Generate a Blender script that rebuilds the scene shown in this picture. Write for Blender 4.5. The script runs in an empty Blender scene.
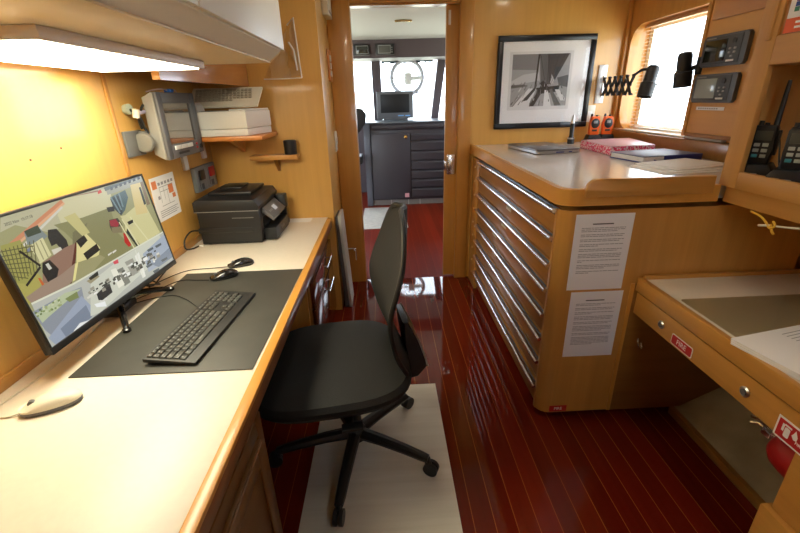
import bpy, bmesh, math, random
from mathutils import Vector, Matrix
random.seed(7)
PI = math.pi
sc = bpy.context.scene
COL = sc.collection
W = {}            # world location of every root and part

# ------------------------------------------------------------------ materials
MATS = {}
def lin(c):
    return tuple(((v / 12.92) if v <= .04045 else ((v + .055) / 1.055) ** 2.4) for v in c)
def rgb(r, g, b):
    return lin((r / 255, g / 255, b / 255))
def mat(name, col=(.5, .5, .5), rough=.5, metal=0., coat=0., emit=None, estr=1., ior=1.5, noise=0., nscale=20., bump=0.):
    if name in MATS: return MATS[name]
    m = bpy.data.materials.new(name); m.use_nodes = True
    nt = m.node_tree; b = nt.nodes['Principled BSDF']
    b.inputs['Base Color'].default_value = (*col, 1)
    b.inputs['Roughness'].default_value = rough
    b.inputs['Metallic'].default_value = metal
    b.inputs['IOR'].default_value = ior
    b.inputs['Coat Weight'].default_value = coat
    b.inputs['Coat Roughness'].default_value = .08
    if emit:
        b.inputs['Emission Color'].default_value = (*emit, 1)
        b.inputs['Emission Strength'].default_value = estr
    if noise or bump:
        tc = nt.nodes.new('ShaderNodeTexCoord'); n = nt.nodes.new('ShaderNodeTexNoise')
        n.inputs['Scale'].default_value = nscale; n.inputs['Detail'].default_value = 5
        nt.links.new(tc.outputs['Object'], n.inputs['Vector'])
        if noise:
            r = nt.nodes.new('ShaderNodeValToRGB')
            r.color_ramp.elements[0].position = .3; r.color_ramp.elements[1].position = .7
            r.color_ramp.elements[0].color = (*[max(0, c * (1 - noise)) for c in col], 1)
            r.color_ramp.elements[1].color = (*[c * (1 + noise) for c in col], 1)
            nt.links.new(n.outputs['Fac'], r.inputs['Fac']); nt.links.new(r.outputs['Color'], b.inputs['Base Color'])
        if bump:
            bp = nt.nodes.new('ShaderNodeBump'); bp.inputs['Strength'].default_value = bump; bp.inputs['Distance'].default_value = .002
            nt.links.new(n.outputs['Fac'], bp.inputs['Height']); nt.links.new(bp.outputs['Normal'], b.inputs['Normal'])
    MATS[name] = m
    return m
def wood(name, c, axis='z', var=.16, rough=.34, coat=.22):
    if name in MATS: return MATS[name]
    m = mat(name, c, rough, coat=coat); nt = m.node_tree; b = nt.nodes['Principled BSDF']
    tc = nt.nodes.new('ShaderNodeTexCoord'); mp = nt.nodes.new('ShaderNodeMapping')
    s = {'x': (.7, 16, 16), 'y': (16, .7, 16), 'z': (16, 16, .7)}[axis]
    mp.inputs['Scale'].default_value = s
    n = nt.nodes.new('ShaderNodeTexNoise'); n.inputs['Scale'].default_value = 1.6; n.inputs['Detail'].default_value = 7; n.inputs['Roughness'].default_value = .62; n.inputs['Distortion'].default_value = .4
    n2 = nt.nodes.new('ShaderNodeTexNoise'); n2.inputs['Scale'].default_value = 3.2; n2.inputs['Detail'].default_value = 2
    mx = nt.nodes.new('ShaderNodeMix'); mx.data_type = 'FLOAT'; mx.inputs[0].default_value = .35
    r = nt.nodes.new('ShaderNodeValToRGB')
    r.color_ramp.elements[0].position = .3; r.color_ramp.elements[1].position = .7
    r.color_ramp.elements[0].color = (c[0] * (1 - var), c[1] * (1 - var * 1.2), c[2] * (1 - var * 1.4), 1)
    r.color_ramp.elements[1].color = (c[0] * (1 + var * .7), c[1] * (1 + var * .8), c[2] * (1 + var), 1)
    L = nt.links.new
    L(tc.outputs['Object'], mp.inputs['Vector']); L(mp.outputs['Vector'], n.inputs['Vector']); L(tc.outputs['Object'], n2.inputs['Vector'])
    L(n.outputs['Fac'], mx.inputs[2]); L(n2.outputs['Fac'], mx.inputs[3]); L(mx.outputs[0], r.inputs['Fac']); L(r.outputs['Color'], b.inputs['Base Color'])
    return m
def glass_mat(name, tint=(1, 1, 1), gl=.06):
    m = bpy.data.materials.new(name); m.use_nodes = True; nt = m.node_tree
    for n in list(nt.nodes): nt.nodes.remove(n)
    o = nt.nodes.new('ShaderNodeOutputMaterial'); t = nt.nodes.new('ShaderNodeBsdfTransparent'); g = nt.nodes.new('ShaderNodeBsdfGlossy'); x = nt.nodes.new('ShaderNodeMixShader')
    t.inputs['Color'].default_value = (*tint, 1); g.inputs['Roughness'].default_value = .02; x.inputs[0].default_value = gl
    nt.links.new(t.outputs[0], x.inputs[1]); nt.links.new(g.outputs[0], x.inputs[2]); nt.links.new(x.outputs[0], o.inputs['Surface'])
    MATS[name] = m
    return m

HON = (.57, .275, .060)
DOWN, SKY, EXPO = 34.0, 6.5, 0.7      # added ceiling lamp and daylight levels, exposure
M_wz = wood('honey_wood_upright', HON, 'z')
M_wy = wood('honey_wood_lengthwise', HON, 'y')
M_wx = wood('honey_wood_crosswise', HON, 'x')
M_wall = wood('pale_anigre_wall', (.69, .385, .095), 'z', var=.08, rough=.33, coat=.25)
M_trim = wood('amber_edge', (.66, .31, .055), 'y', var=.12)
M_satz = wood('satin_wood_upright', (.56, .29, .075), 'z', rough=.55, coat=0)
M_saty = wood('satin_wood_lengthwise', (.56, .29, .075), 'y', rough=.55, coat=0)
M_dark = wood('brown_panel', (.30, .135, .03), 'x', var=.18, rough=.35)
M_drawer = wood('drawer_veneer', (.40, .17, .035), 'y', var=.22, rough=.32, coat=.25)
M_mahog = wood('mahogany_gloss', (.12, .028, .01), 'y', var=.2, rough=.12, coat=.8)
M_orange = wood('orange_shelf', (.62, .22, .04), 'x', var=.1)
M_lam = mat('desk_laminate', (.78, .71, .60), .38, noise=.02, nscale=60)
M_clam = mat('counter_laminate', (.66, .59, .53), .2, coat=.3, noise=.03, nscale=40)
M_ivory = mat('ivory_laminate', (.80, .76, .64), .4)
M_under = mat('cabinet_underside', (.74, .56, .29), .42, noise=.06, nscale=3)
M_blk = mat('black_plastic', (.012, .012, .013), .42)
M_blkg = mat('black_gloss', (.008, .008, .009), .12, coat=.5)
M_mat = mat('desk_mat_rubber', (.045, .043, .036), .55, noise=.18, nscale=7)
M_key = mat('key_plastic', (.055, .055, .05), .38)
M_kb = mat('keyboard_shell', (.018, .018, .018), .5)
M_legend = mat('key_legend', (.22, .22, .21), .6)
M_chrome = mat('chrome', (.86, .86, .88), .2, metal=1)
M_steel = mat('steel', (.6, .6, .6), .3, metal=1)
M_paper = mat('white_paper', (.87, .87, .87), .7)
M_ink = mat('ink', (.10, .10, .11), .8)
M_inkl = mat('pale_ink', (.36, .36, .38), .8)
M_red = mat('sign_red', (.50, .012, .015), .4)
M_redp = mat('extinguisher_red', (.36, .012, .012), .35, coat=.4)
M_white = mat('white_plastic', (.78, .77, .72), .4)
M_cream = mat('cream_plastic', (.72, .68, .55), .45)
M_lgrey = mat('warm_grey_plastic', (.36, .34, .30), .5)
M_dgrey = mat('dark_grey_plastic', (.12, .12, .125), .45)
M_mgrey = mat('mid_grey_plastic', (.26, .26, .26), .5)
M_slate = mat('plotter_grey', (.075, .085, .098), .4)
M_vinyl = mat('charcoal_vinyl', (.044, .038, .045), .45, bump=.15, nscale=120)
M_vpanel = mat('plum_headliner', (.085, .062, .07), .55)
M_hull = mat('painted_hull', (.42, .33, .20), .7, noise=.25, nscale=6)
M_rug = wood('cream_rug', (.66, .63, .54), 'x', var=.14, rough=.95, coat=0)
M_fabric = mat('chair_mesh', (.016, .016, .0155), .8, bump=.5, nscale=260)
M_seat = mat('seat_cloth', (.005, .0047, .004), .75, bump=.4, nscale=200)
M_orangep = mat('orange_plastic', (.85, .13, .012), .4)
M_pink = mat('pink_card', (.75, .12, .22), .5)
M_blue = mat('navy_cover', (.02, .03, .22), .4)
M_skyb = mat('slate_blue_cover', (.17, .20, .33), .45)
M_mirror = mat('display_glass', (.42, .41, .40), .06, metal=.85)
M_lcd = mat('dark_lcd', (.02, .022, .016), .12, coat=.4)
M_lcd2 = mat('grey_lcd', (.30, .33, .30), .2, coat=.4)
M_yellow = mat('yellow_cord', (.75, .42, .03), .6)
M_brass = mat('brass', (.70, .50, .20), .25, metal=1)
M_plas = glass_mat('clear_plastic', (.975, .97, .96), .22)
M_pane = glass_mat('window_pane', (.97, .98, .98), .05)
M_head = mat('white_headliner', (.66, .64, .60), .6)
M_sheet = glass_mat('clear_desk_sheet', (.86, .84, .77), .12)

# floor: lacquered planks with pale caulking
def floor_mat(name, base, seam, rough, x0=.254, pitch=.0727, seamw=.036, spec=.5):
    m = mat(name, base, rough, coat=0.0); nt = m.node_tree; b = nt.nodes['Principled BSDF']; L = nt.links.new
    b.inputs['Specular IOR Level'].default_value = spec
    tc = nt.nodes.new('ShaderNodeTexCoord'); sp = nt.nodes.new('ShaderNodeSeparateXYZ'); L(tc.outputs['Object'], sp.inputs[0])
    def mth(op, a, v):
        n = nt.nodes.new('ShaderNodeMath'); n.operation = op; L(a, n.inputs[0])
        if isinstance(v, (int, float)): n.inputs[1].default_value = v
        else: L(v, n.inputs[1])
        return n.outputs[0]
    u = mth('DIVIDE', mth('SUBTRACT', sp.outputs['X'], x0 - 40 * pitch), pitch)
    fr = mth('FRACT', mth('ADD', u, seamw / 2), 0); isseam = mth('LESS_THAN', fr, seamw)
    pl = mth('FLOOR', u, 0)
    wn = nt.nodes.new('ShaderNodeTexWhiteNoise'); wn.noise_dimensions = '1D'; L(pl, wn.inputs['W'])
    mp = nt.nodes.new('ShaderNodeMapping'); mp.inputs['Scale'].default_value = (18, 1, 18); L(tc.outputs['Object'], mp.inputs['Vector'])
    nz = nt.nodes.new('ShaderNodeTexNoise'); nz.inputs['Scale'].default_value = 2; nz.inputs['Detail'].default_value = 6; L(mp.outputs[0], nz.inputs['Vector'])
    k = mth('ADD', mth('MULTIPLY', wn.outputs['Value'], .5), mth('MULTIPLY', nz.outputs['Fac'], .5))
    r = nt.nodes.new('ShaderNodeValToRGB'); r.color_ramp.elements[0].position = .2; r.color_ramp.elements[1].position = .8
    r.color_ramp.elements[0].color = (*[c * .72 for c in base], 1); r.color_ramp.elements[1].color = (*[c * 1.3 for c in base], 1); L(k, r.inputs['Fac'])
    mx = nt.nodes.new('ShaderNodeMix'); mx.data_type = 'RGBA'; L(isseam, mx.inputs[0]); L(r.outputs['Color'], mx.inputs[6]); mx.inputs[7].default_value = (*seam, 1)
    L(mx.outputs[2], b.inputs['Base Color'])
    return m
M_floor = floor_mat('lacquered_floor', (.135, .011, .004), (.33, .08, .02), .035)
M_floor2 = floor_mat('wheelhouse_floor', (.17, .016, .005), (.24, .035, .011), .42, spec=.06)

# ------------------------------------------------------------------ mesh builder
class MB:
    def __init__(s): s.bm = bmesh.new()
    def _mi(s, faces, mi):
        for f in faces: f.material_index = mi
    def box(s, x0, x1, y0, y1, z0, z1, bev=0, seg=2, mi=0):
        bm = s.bm
        v = [bm.verts.new(p) for p in ((x0, y0, z0), (x1, y0, z0), (x1, y1, z0), (x0, y1, z0), (x0, y0, z1), (x1, y0, z1), (x1, y1, z1), (x0, y1, z1))]
        F = [bm.faces.new([v[i] for i in q]) for q in ((0, 3, 2, 1), (4, 5, 6, 7), (0, 1, 5, 4), (1, 2, 6, 5), (2, 3, 7, 6), (3, 0, 4, 7))]
        s._mi(F, mi)
        if bev:
            E = list({e for f in F for e in f.edges})
            r = bmesh.ops.bevel(bm, geom=E, offset=bev, segments=seg, affect='EDGES', profile=.5)
            s._mi(r['faces'], mi)
        return s
    def prism(s, pts, axis, a, b, mi=0, bev=0):
        def P(p, h):
            return {'z': (p[0], p[1], h), 'x': (h, p[0], p[1]), 'y': (p[0], h, p[1])}[axis]
        bm = s.bm
        A = [bm.verts.new(P(p, a)) for p in pts]; B = [bm.verts.new(P(p, b)) for p in pts]
        n = len(pts); F = [bm.faces.new(A[::-1]), bm.faces.new(B)]
        for i in range(n): F.append(bm.faces.new((A[i], A[(i + 1) % n], B[(i + 1) % n], B[i])))
        s._mi(F, mi)
        if bev:
            E = list(set(F[0].edges) | set(F[1].edges))
            r = bmesh.ops.bevel(bm, geom=E, offset=bev, segments=2, affect='EDGES', profile=.5); s._mi(r['faces'], mi)
        bmesh.ops.recalc_face_normals(bm, faces=[f for f in bm.faces if f.is_valid])
        return s
    def poly(s, pts, mi=0):
        f = s.bm.faces.new([s.bm.verts.new(p) for p in pts]); f.material_index = mi; return s
    def ring(s, c, u, v, r, n, ry=None):
        ry = r if ry is None else ry
        return [s.bm.verts.new(Vector(c) + Vector(u) * (math.cos(2 * PI * i / n) * r) + Vector(v) * (math.sin(2 * PI * i / n) * ry)) for i in range(n)]
    def loft(s, rings, cap=True, mi=0, closed=True):
        F = []
        for A, B in zip(rings, rings[1:]):
            n = len(A)
            for i in range(n if closed else n - 1): F.append(s.bm.faces.new((A[i], A[(i + 1) % n], B[(i + 1) % n], B[i])))
        if cap: F += [s.bm.faces.new(rings[0][::-1]), s.bm.faces.new(rings[-1])]
        s._mi(F, mi); return s
    def cyl(s, p0, p1, r0, r1=None, n=20, mi=0):
        return s.lathe([(r0, 0), (r0 if r1 is None else r1, (Vector(p1) - Vector(p0)).length)], p0, Vector(p1) - Vector(p0), n, mi)
    def lathe(s, prof, c, d, n=24, mi=0):
        d = Vector(d).normalized(); u = d.orthogonal().normalized(); v = d.cross(u)
        return s.loft([s.ring(Vector(c) + d * h, u, v, max(r, 1e-4), n) for r, h in prof], True, mi)
    def tube(s, path, r, n=8, mi=0, closed=False, rr=None):
        P = [Vector(p) for p in path]; m = len(P); rings = []
        up = None
        for i in range(m):
            a = P[(i - 1) % m] if (closed or i > 0) else P[i]; b = P[(i + 1) % m] if (closed or i < m - 1) else P[i]
            t = (b - a).normalized()
            if up is None: up = t.orthogonal().normalized()
            up = (up - t * up.dot(t)).normalized(); v = t.cross(up)
            ri = rr[i] if rr else r
            rings.append(s.ring(P[i], up, v, ri, n))
        if closed:
            s.loft(rings + [rings[0]], False, mi)
        else: s.loft(rings, True, mi)
        return s
    def xf(s, M):
        bmesh.ops.transform(s.bm, matrix=M, verts=s.bm.verts); return s
    def text(s, txt, size, M, mi=0, depth=.0004):
        cu = bpy.data.curves.new('t', 'FONT'); cu.body = txt; cu.size = size; cu.extrude = depth; cu.align_x = 'CENTER'; cu.align_y = 'CENTER'
        o = bpy.data.objects.new('t', cu); COL.objects.link(o)
        dg = bpy.context.evaluated_depsgraph_get(); dg.update()
        me = bpy.data.meshes.new_from_object(o.evaluated_get(dg)); me.transform(M)
        n0 = len(s.bm.faces); s.bm.from_mesh(me); s.bm.faces.ensure_lookup_table()
        for f in s.bm.faces[n0:]: f.material_index = mi
        bpy.data.objects.remove(o); bpy.data.curves.remove(cu); bpy.data.meshes.remove(me)
        return s
def arc(cx, cy, r, a0, a1, n=8, ry=None):
    ry = r if ry is None else ry
    return [(cx + r * math.cos(math.radians(a0 + (a1 - a0) * i / n)), cy + ry * math.sin(math.radians(a0 + (a1 - a0) * i / n))) for i in range(n + 1)]
def rrect(x0, x1, y0, y1, r, n=5):
    return arc(x1 - r, y0 + r, r, -90, 0, n) + arc(x1 - r, y1 - r, r, 0, 90, n) + arc(x0 + r, y1 - r, r, 90, 180, n) + arc(x0 + r, y0 + r, r, 180, 270, n)
def smooth_path(pts, n=8):
    P = [Vector(p) for p in pts]; out = []
    for i in range(len(P) - 1):
        a = P[max(i - 1, 0)]; b = P[i]; c = P[i + 1]; d = P[min(i + 2, len(P) - 1)]
        for k in range(n):
            t = k / n
            out.append(.5 * ((2 * b) + (c - a) * t + (2 * a - 5 * b + 4 * c - d) * t * t + (3 * b - a - 3 * c + d) * t ** 3))
    return out + [P[-1]]

def _mesh(name, mb, mats, shift=None, ang=32):
    bm = mb.bm
    if shift is not None: bmesh.ops.translate(bm, vec=-Vector(shift), verts=bm.verts)
    me = bpy.data.meshes.new(name); bm.to_mesh(me); bm.free()
    for m in (mats if isinstance(mats, (list, tuple)) else [mats]): me.materials.append(m)
    for p in me.polygons: p.use_smooth = True
    me.set_sharp_from_angle(angle=math.radians(ang))
    return me
def part(name, mb, mats, parent, label=None):
    """a part under a thing (or a sub-part under a part); the builder's coordinates are world ones unless the root is rotated"""
    me = _mesh(name, mb, mats, W[parent.name])
    o = bpy.data.objects.new(name, me); COL.objects.link(o); o.parent = parent; W[o.name] = W[parent.name]
    if label: o['label'] = label
    return o
def thing(name, label, cat, loc, rot=None, group=None):
    o = bpy.data.objects.new(name, None); COL.objects.link(o); o.empty_display_size = .05
    o.location = loc; W[o.name] = Vector(loc)
    if rot is not None:
        o.rotation_euler = rot if isinstance(rot, tuple) else (0, 0, rot); W[o.name] = Vector((0, 0, 0))
    o['label'] = label; o['category'] = cat
    if group: o['group'] = group
    return o
def single(name, label, cat, mb, mats, loc, group=None, rot=None):
    me = _mesh(name, mb, mats, loc if rot is None else None); o = bpy.data.objects.new(name, me); COL.objects.link(o)
    o.location = loc; W[o.name] = Vector(loc)
    if rot is not None: o.rotation_euler = rot if isinstance(rot, tuple) else (0, 0, rot)
    o['label'] = label; o['category'] = cat
    if group: o['group'] = group
    return o
def struct(name, mb, mats, parent=None):
    o = bpy.data.objects.new(name, _mesh(name, mb, mats)); COL.objects.link(o); W[o.name] = Vector((0, 0, 0))
    if parent: o.parent = parent
    else: o['kind'] = 'structure'
    return o
def copy_tree(o, parent=None):
    c = o.copy(); COL.objects.link(c); W[c.name] = W[o.name]
    if parent: c.parent = parent
    for ch in list(o.children): copy_tree(ch, c)
    return c

XL, XR, YB, YF, ZC = -1.034, 1.65, 2.57, 3.056, 2.06     # room: left, right, alcove end, bulkhead, ceiling
YR = -1.0                                                  # wall behind the camera
DZ, DX = .67, -.354                                        # desk top and its front edge
CT = 1.035                                                 # counter top

# ------------------------------------------------------------------ the setting
struct('floor', MB().box(XL - .1, XR + .1, YR - .1, 3.075, -.04, 0), M_floor)
struct('floor', MB().box(-1.8, 1.72, 3.075, 6.9, -.04, -.002), M_floor2)
struct('ceiling', MB().box(XL - .1, XR + .1, YR - .1, YF + .1, ZC, ZC + .05), M_head)
struct('wall_left', MB().box(XL - .06, XL, YR, YB + .06, 0, ZC), M_wall)
struct('wall_back', MB().box(XL, -.34, YB, YF, 0, ZC), M_wall)
struct('wall_rear', MB().box(XL - .06, XR + .1, YR - .06, YR, 0, 1.35).box(XL - .06, XR + .1, YR - .06, YR, 1.8, ZC).box(XL - .06, .4, YR - .06, YR, 1.35, 1.8).box(1.1, XR + .1, YR - .06, YR, 1.35, 1.8), M_wall)
rw = struct('window_5', MB().box(.4, 1.1, YR - .06, YR, 1.35, 1.38).box(.4, 1.1, YR - .06, YR, 1.77, 1.8).box(.4, .43, YR - .06, YR, 1.38, 1.77).box(1.07, 1.1, YR - .06, YR, 1.38, 1.77), M_wx)  # unseen rear window, added to let in frontal fill light
struct('pane', MB().box(.43, 1.07, YR - .035, YR - .03, 1.38, 1.77), M_pane, rw)
w = MB(); w.box(-.34, -.19, YF, YF + .08, 0, ZC); w.box(.525, XR + .06, YF, YF + .08, 0, ZC); w.box(-.19, .525, YF, YF + .08, 1.93, ZC)
struct('wall_front', w, M_wall)
# starboard side wall with a rounded window cut-out
w = MB(); T = XR + .05
w.box(XR, T, YR, 2.1, 0, ZC); w.box(XR, T, 2.1, YF, 0, 1.127); w.box(XR, T, 2.1, YF, 1.757, ZC); w.box(XR, T, 3.0, YF, 1.127, 1.757)
for cz, a0 in ((1.757 - .12, 0), (1.127 + .12, -90)):
    cy = 3.0 - .12; zc = 1.757 if a0 == 0 else 1.127
    ar = arc(cy, cz, .12, a0, a0 + 90, 8)
    w.prism(ar + [(3.0, zc)], 'x', XR, T)
struct('wall_right', w, M_wz)
w = MB(); w.box(T, T + .07, 2.05, 3.03, 1.127 - .03, 1.127); w.box(T, T + .07, 2.05, 3.03, 1.757, 1.79); w.box(T, T + .07, 3.0, 3.03, 1.127, 1.757); w.box(T, T + .07, 2.05, 2.08, 1.127, 1.757)
win = struct('window_1', w, M_wz)
struct('window_frame', MB().box(T + .07, T + .09, 2.05, 2.12, 1.10, 1.79).box(T + .07, T + .09, 2.96, 3.03, 1.10, 1.79).box(T + .07, T + .09, 2.12, 2.96, 1.10, 1.15).box(T + .07, T + .09, 2.12, 2.96, 1.73, 1.79), M_white, win)
struct('pane', MB().box(T + .078, T + .084, 2.12, 2.96, 1.15, 1.73), M_pane, win)
struct('sill', MB().box(XR - .025, T, 2.0, 3.0, 1.118, 1.128, .003), M_white, win)
# door opening: casings, sliding leaf
w = MB(); w.box(-.338, -.19, YF - .018, YF - .001, 0, ZC, .004); struct('trim_1', w, M_wz)
w = MB(); w.box(.522, .615, YF - .018, YF - .001, 0, ZC, .004); struct('trim_2', w, M_wz)
w = MB(); w.box(-.19, .522, YF - .018, YF - .001, 1.925, ZC, .004); struct('trim_3', w, M_wx)
struct('trim_4', MB().box(-.19, .525, YF, YF + .08, 1.915, 1.93).box(-.20, -.188, YF, YF + .08, 0, 1.93), M_wz)
dl = struct('door_1', MB().box(.438, .60, YF + .025, YF + .06, .012, 1.915, .003), M_wz)
def stag(o, lab):
    o['label'] = lab; return o
latch = MB(); latch.box(.452, .514, YF + .012, YF + .0255, .83, .972, .004); latch.cyl((.484, YF + .013, .90), (.484, YF - .002, .90), .019, .016, 20); latch.box(.477, .491, YF - .014, YF + .002, .86, .945, .003); latch.box(.432, .452, YF + .012, YF + .034, .865, .925, .003)
stag(struct('latch', latch, M_chrome, dl), 'polished chrome pull latch')
struct('door_tag', MB().box(.452, .468, YF + .0225, YF + .0255, 1.80, 1.885, .001), M_white, dl)
struct('trim_5', MB().box(XL + .001, XL + .012, YR, 2.55, DZ, DZ + .035, .003), M_wy)
struct('trim_6', MB().box(XL + .001, XL + .006, 1.70, 1.722, DZ + .035, 1.49, .001), M_wz)
struct('trim_7', MB().box(1.603, XR, 1.46, YF - .002, CT + .001, 1.117, .004), M_dark)  # ledge behind the counter, its shadow put into the darker wood
struct('trim_8', MB().box(XR - .022, XR - .001, YF - .03, YF - .001, 1.12, ZC, .004), M_wz)
for i, (yy, zz) in enumerate(((1.268, 1.218), (1.40, 1.238))):
    single('wall_screw', ('dark screw head in the yellow wall, the one nearer the camera' if i == 0 else 'dark screw head in the yellow wall, the one nearer the wall seam'), 'screw', MB().lathe([(.0035, 0), (.0035, .0015), (.001, .002)], (XL, yy, zz), (1, 0, 0), 12), mat('screw_dark', (.10, .03, .02), .4), (XL, yy, zz))

# ------------------------------------------------------------------ desk
desk = thing('desk', 'long built-in desk with cream laminate top and amber wooden edge along the left wall', 'desk', (-.69, 1.0, 0))
part('worktop', MB().box(XL + .001, DX - .027, YR + .002, YB - .002, DZ - .028, DZ, .002), M_lam, desk)
part('edge_trim', MB().box(DX - .0266, DX + .002, YR + .002, 2.53, DZ - .012, DZ + .002, .0012), M_trim, desk)
part('fascia', MB().box(DX - .0262, DX, YR + .002, 2.53, DZ - .055, DZ - .0122, .002), wood('shaded_fascia_brown', (.26, .09, .02), 'y', var=.2, rough=.3, coat=.3), desk)  # front face of the amber edge, its shade put in as darker brown
part('apron', MB().box(-.412, -.392, YR + .002, 2.56, .545, DZ - .0285, .003), M_dark, desk)
M_pedb = wood('pedestal_brown', (.20, .085, .02), 'y', var=.18, rough=.35)
ped = thing('desk_pedestal', 'brown wooden desk pedestal at the camera end of the desk, beside the rug', 'cabinet', (-.70, .4, 0))
part('carcass', MB().box(XL + .01, -.405, YR + .01, .945, .0, .542, .003), M_pedb, ped)
part('face_frame', MB().box(-.405, -.386, .905, .945, .0, .542, .003).box(-.405, -.386, YR + .01, .905, .49, .542, .003), M_pedb, ped)
for k, (a, b) in enumerate(((.56, .90), (.20, .55), (-.18, .19))):
    d = part('door', MB().box(-.404, -.379, a, b, .03, .482, .004), M_pedb, ped)
    part('rail', MB().box(-.379, -.372, a + .002, a + .05, .03, .482, .003).box(-.379, -.372, b - .05, b - .002, .03, .482, .003).box(-.379, -.372, a + .05, b - .05, .43, .482, .003).box(-.379, -.372, a + .05, b - .05, .03, .085, .003), M_pedb, d)
fp = thing('drawer_pedestal', 'glossy mahogany drawer pedestal under the far end of the desk, below the printer', 'cabinet', (-.70, 2.2, 0))
part('carcass', MB().box(XL + .01, -.392, 1.80, 2.56, 0, .542, .003), M_dark, fp)
part('side_panel', MB().box(XL + .02, -.40, 1.785, 1.80, 0, .542, .002), M_wz, fp)
for z0, z1 in ((.40, .535), (.05, .39)):
    d = part('drawer', MB().box(-.391, -.372, 1.83, 2.53, z0, z1, .004), M_mahog, fp)
    hz = z1 - .04
    hd = MB(); hd.tube([(-.372, 2.16, hz), (-.345, 2.16, hz)], .004).tube([(-.372, 2.30, hz), (-.345, 2.30, hz)], .004).tube([(-.345, 2.13, hz), (-.345, 2.33, hz)], .006, 10)
    part('handle', hd, M_chrome, d, 'chrome bar handle')
# desk mat
single('desk_mat', 'dark grey rubber mat on the cream desk under the black keyboard', 'desk mat', MB().prism([(-.889, .960), (-.389, .961), (-.3815, 1.689), (-.885, 1.686)], 'z', DZ + .0005, DZ + .0035, 0, .0008), M_mat, (-.65, 1.33, DZ))

# ------------------------------------------------------------------ keyboards
def keyboard(root, shell_m, key_m, L, D, rows, leg=True):
    """local: long axis +x, rear +y, rests on z=0; front edge at y=0"""
    t = .010
    pf = [(0, .002), (0, .011), (D, .022), (D, .010)]
    s = MB(); s.prism(pf, 'x', -L / 2, L / 2, 0, .002)
    part('shell', s, shell_m, root)
    feet = MB(); feet.box(-L / 2 + .03, -L / 2 + .06, D - .02, D - .008, 0, .012, .001); feet.box(L / 2 - .06, L / 2 - .03, D - .02, D - .008, 0, .012, .001); feet.box(-L / 2 + .03, L / 2 - .03, .006, .016, 0, .004, .001)
    part('foot', feet, M_blk, root)
    proto = {}
    tilt = math.atan2(.011, D)
    def key(cx, cy, wd, dp):
        k = (round(wd, 4), round(dp, 4))
        if k not in proto:
            mb = MB(); hw, hd = wd / 2 - .0011, dp / 2 - .0011
            rings = []
            for ins, h in ((0, 0), (0, .002), (.0012, .0042), (.002, .0045)):
                rings.append([mb.bm.verts.new((x, y, h)) for x, y in ((-hw + ins, -hd + ins), (hw - ins, -hd + ins), (hw - ins, hd - ins), (-hw + ins, hd - ins))])
            mb.loft(rings)
            if leg: mb.box(-hw * .45, -hw * .05, hd * .0, hd * .5, .0044, .0047, mi=1)
            o = part('key', mb, [key_m, M_legend], root); proto[k] = o
        else:
            o = proto[k].copy(); COL.objects.link(o); o.parent = root
        o.location = (cx, cy, .0112 + .011 * cy / D); o.rotation_euler = (tilt, 0, 0)
    for y, dp, ks in rows:
        for cx, wd in ks: key(cx, y, wd, dp)
def row(x0, widths):
    out = []; x = x0
    for wv in widths:
        if wv > 0: out.append((x + wv / 2, wv))
        x += abs(wv)
    return out
u = .0188; L = .455; x0 = -L / 2 + .008
g = -.006
def kb_rows(D, full=True):
    r = []; dp = .0195; y = D - .014
    n = [u, u, u, u] if full else []
    r.append((y - .001, .014, row(x0, [u] * 14 + [u] + ([g] + [u] * 3 + [g] + [u] * 4 if full else []))))
    y -= .0185
    r.append((y, dp, row(x0, [u] * 13 + [2 * u] + ([g] + [u] * 3 + [g] + n if full else []))))
    y -= dp
    r.append((y, dp, row(x0, [1.5 * u] + [u] * 12 + [1.5 * u] + ([g] + [u] * 3 + [g] + n if full else []))))
    y -= dp
    r.append((y, dp, row(x0, [1.8 * u] + [u] * 11 + [2.2 * u] + ([g - 3 * u, g] + [u] * 3 if full else []))))
    y -= dp
    r.append((y, dp, row(x0, [2.3 * u] + [u] * 10 + [2.7 * u] + ([g, -u, u, -u, g] + n if full else []))))
    y -= dp
    r.append((y, dp, row(x0, [1.3 * u] * 3 + [5.9 * u] + [1.3 * u] * 4 + ([g] + [u] * 3 + [g] + [2 * u, u] if full else []))))
    return r
ang = math.atan2(1.46 - 1.0, -.582 - -.620)
kb = thing('keyboard', 'black full-size keyboard lying on the grey desk mat in front of the monitor', 'keyboard', (-.535, 1.213, DZ + .0036), ang)
keyboard(kb, M_kb, M_key, L, .152, kb_rows(.152))

# ------------------------------------------------------------------ mice
def mouse(name, label, m_top, m_base, loc, rz, s=1., base_h=.008, group=None):
    r = thing(name, label, 'mouse', loc, rz, group)
    prof = []
    n = 28
    def ringat(k, zz, mb):
        pts = []
        for i in range(n):
            a = 2 * PI * i / n
            x = math.cos(a) * .055; y = math.sin(a) * (.030 + .003 * math.cos(2 * a))
            pts.append(mb.bm.verts.new((x * k * s, y * k * s, zz(k * x / .055) * s)))
        return pts
    b = MB(); b.loft([ringat(.93, lambda t: 0, b), ringat(1, lambda t: .004, b), ringat(1, lambda t: base_h, b)])
    part('base', b, m_base, r)
    H = lambda t: .031 - .010 * (t + .25) ** 2 * 1.4
    b = MB(); rings = [ringat(1, lambda t: base_h, b), ringat(1.0, lambda t: base_h + .004, b)]
    for k, q in ((.95, .55), (.85, .75), (.7, .88), (.5, .96), (.25, .99), (.03, 1.0)):
        rings.append(ringat(k, lambda t, q=q: base_h + (H(t) - base_h) * q, b))
    b.loft(rings); part('shell', b, m_top, r)
    wb = MB(); wb.cyl((.030 * s, -.004 * s, .0205 * s), (.030 * s, .004 * s, .0205 * s), .007 * s, n=16)
    part('scroll_wheel', wb, M_dgrey, r)
    return r
mouse('mouse', 'black mouse resting on the far edge of the desk mat beyond the keyboard', M_blkg, M_blk, (-.70, 1.625, DZ + .0036), math.radians(212), 1.05)
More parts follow.
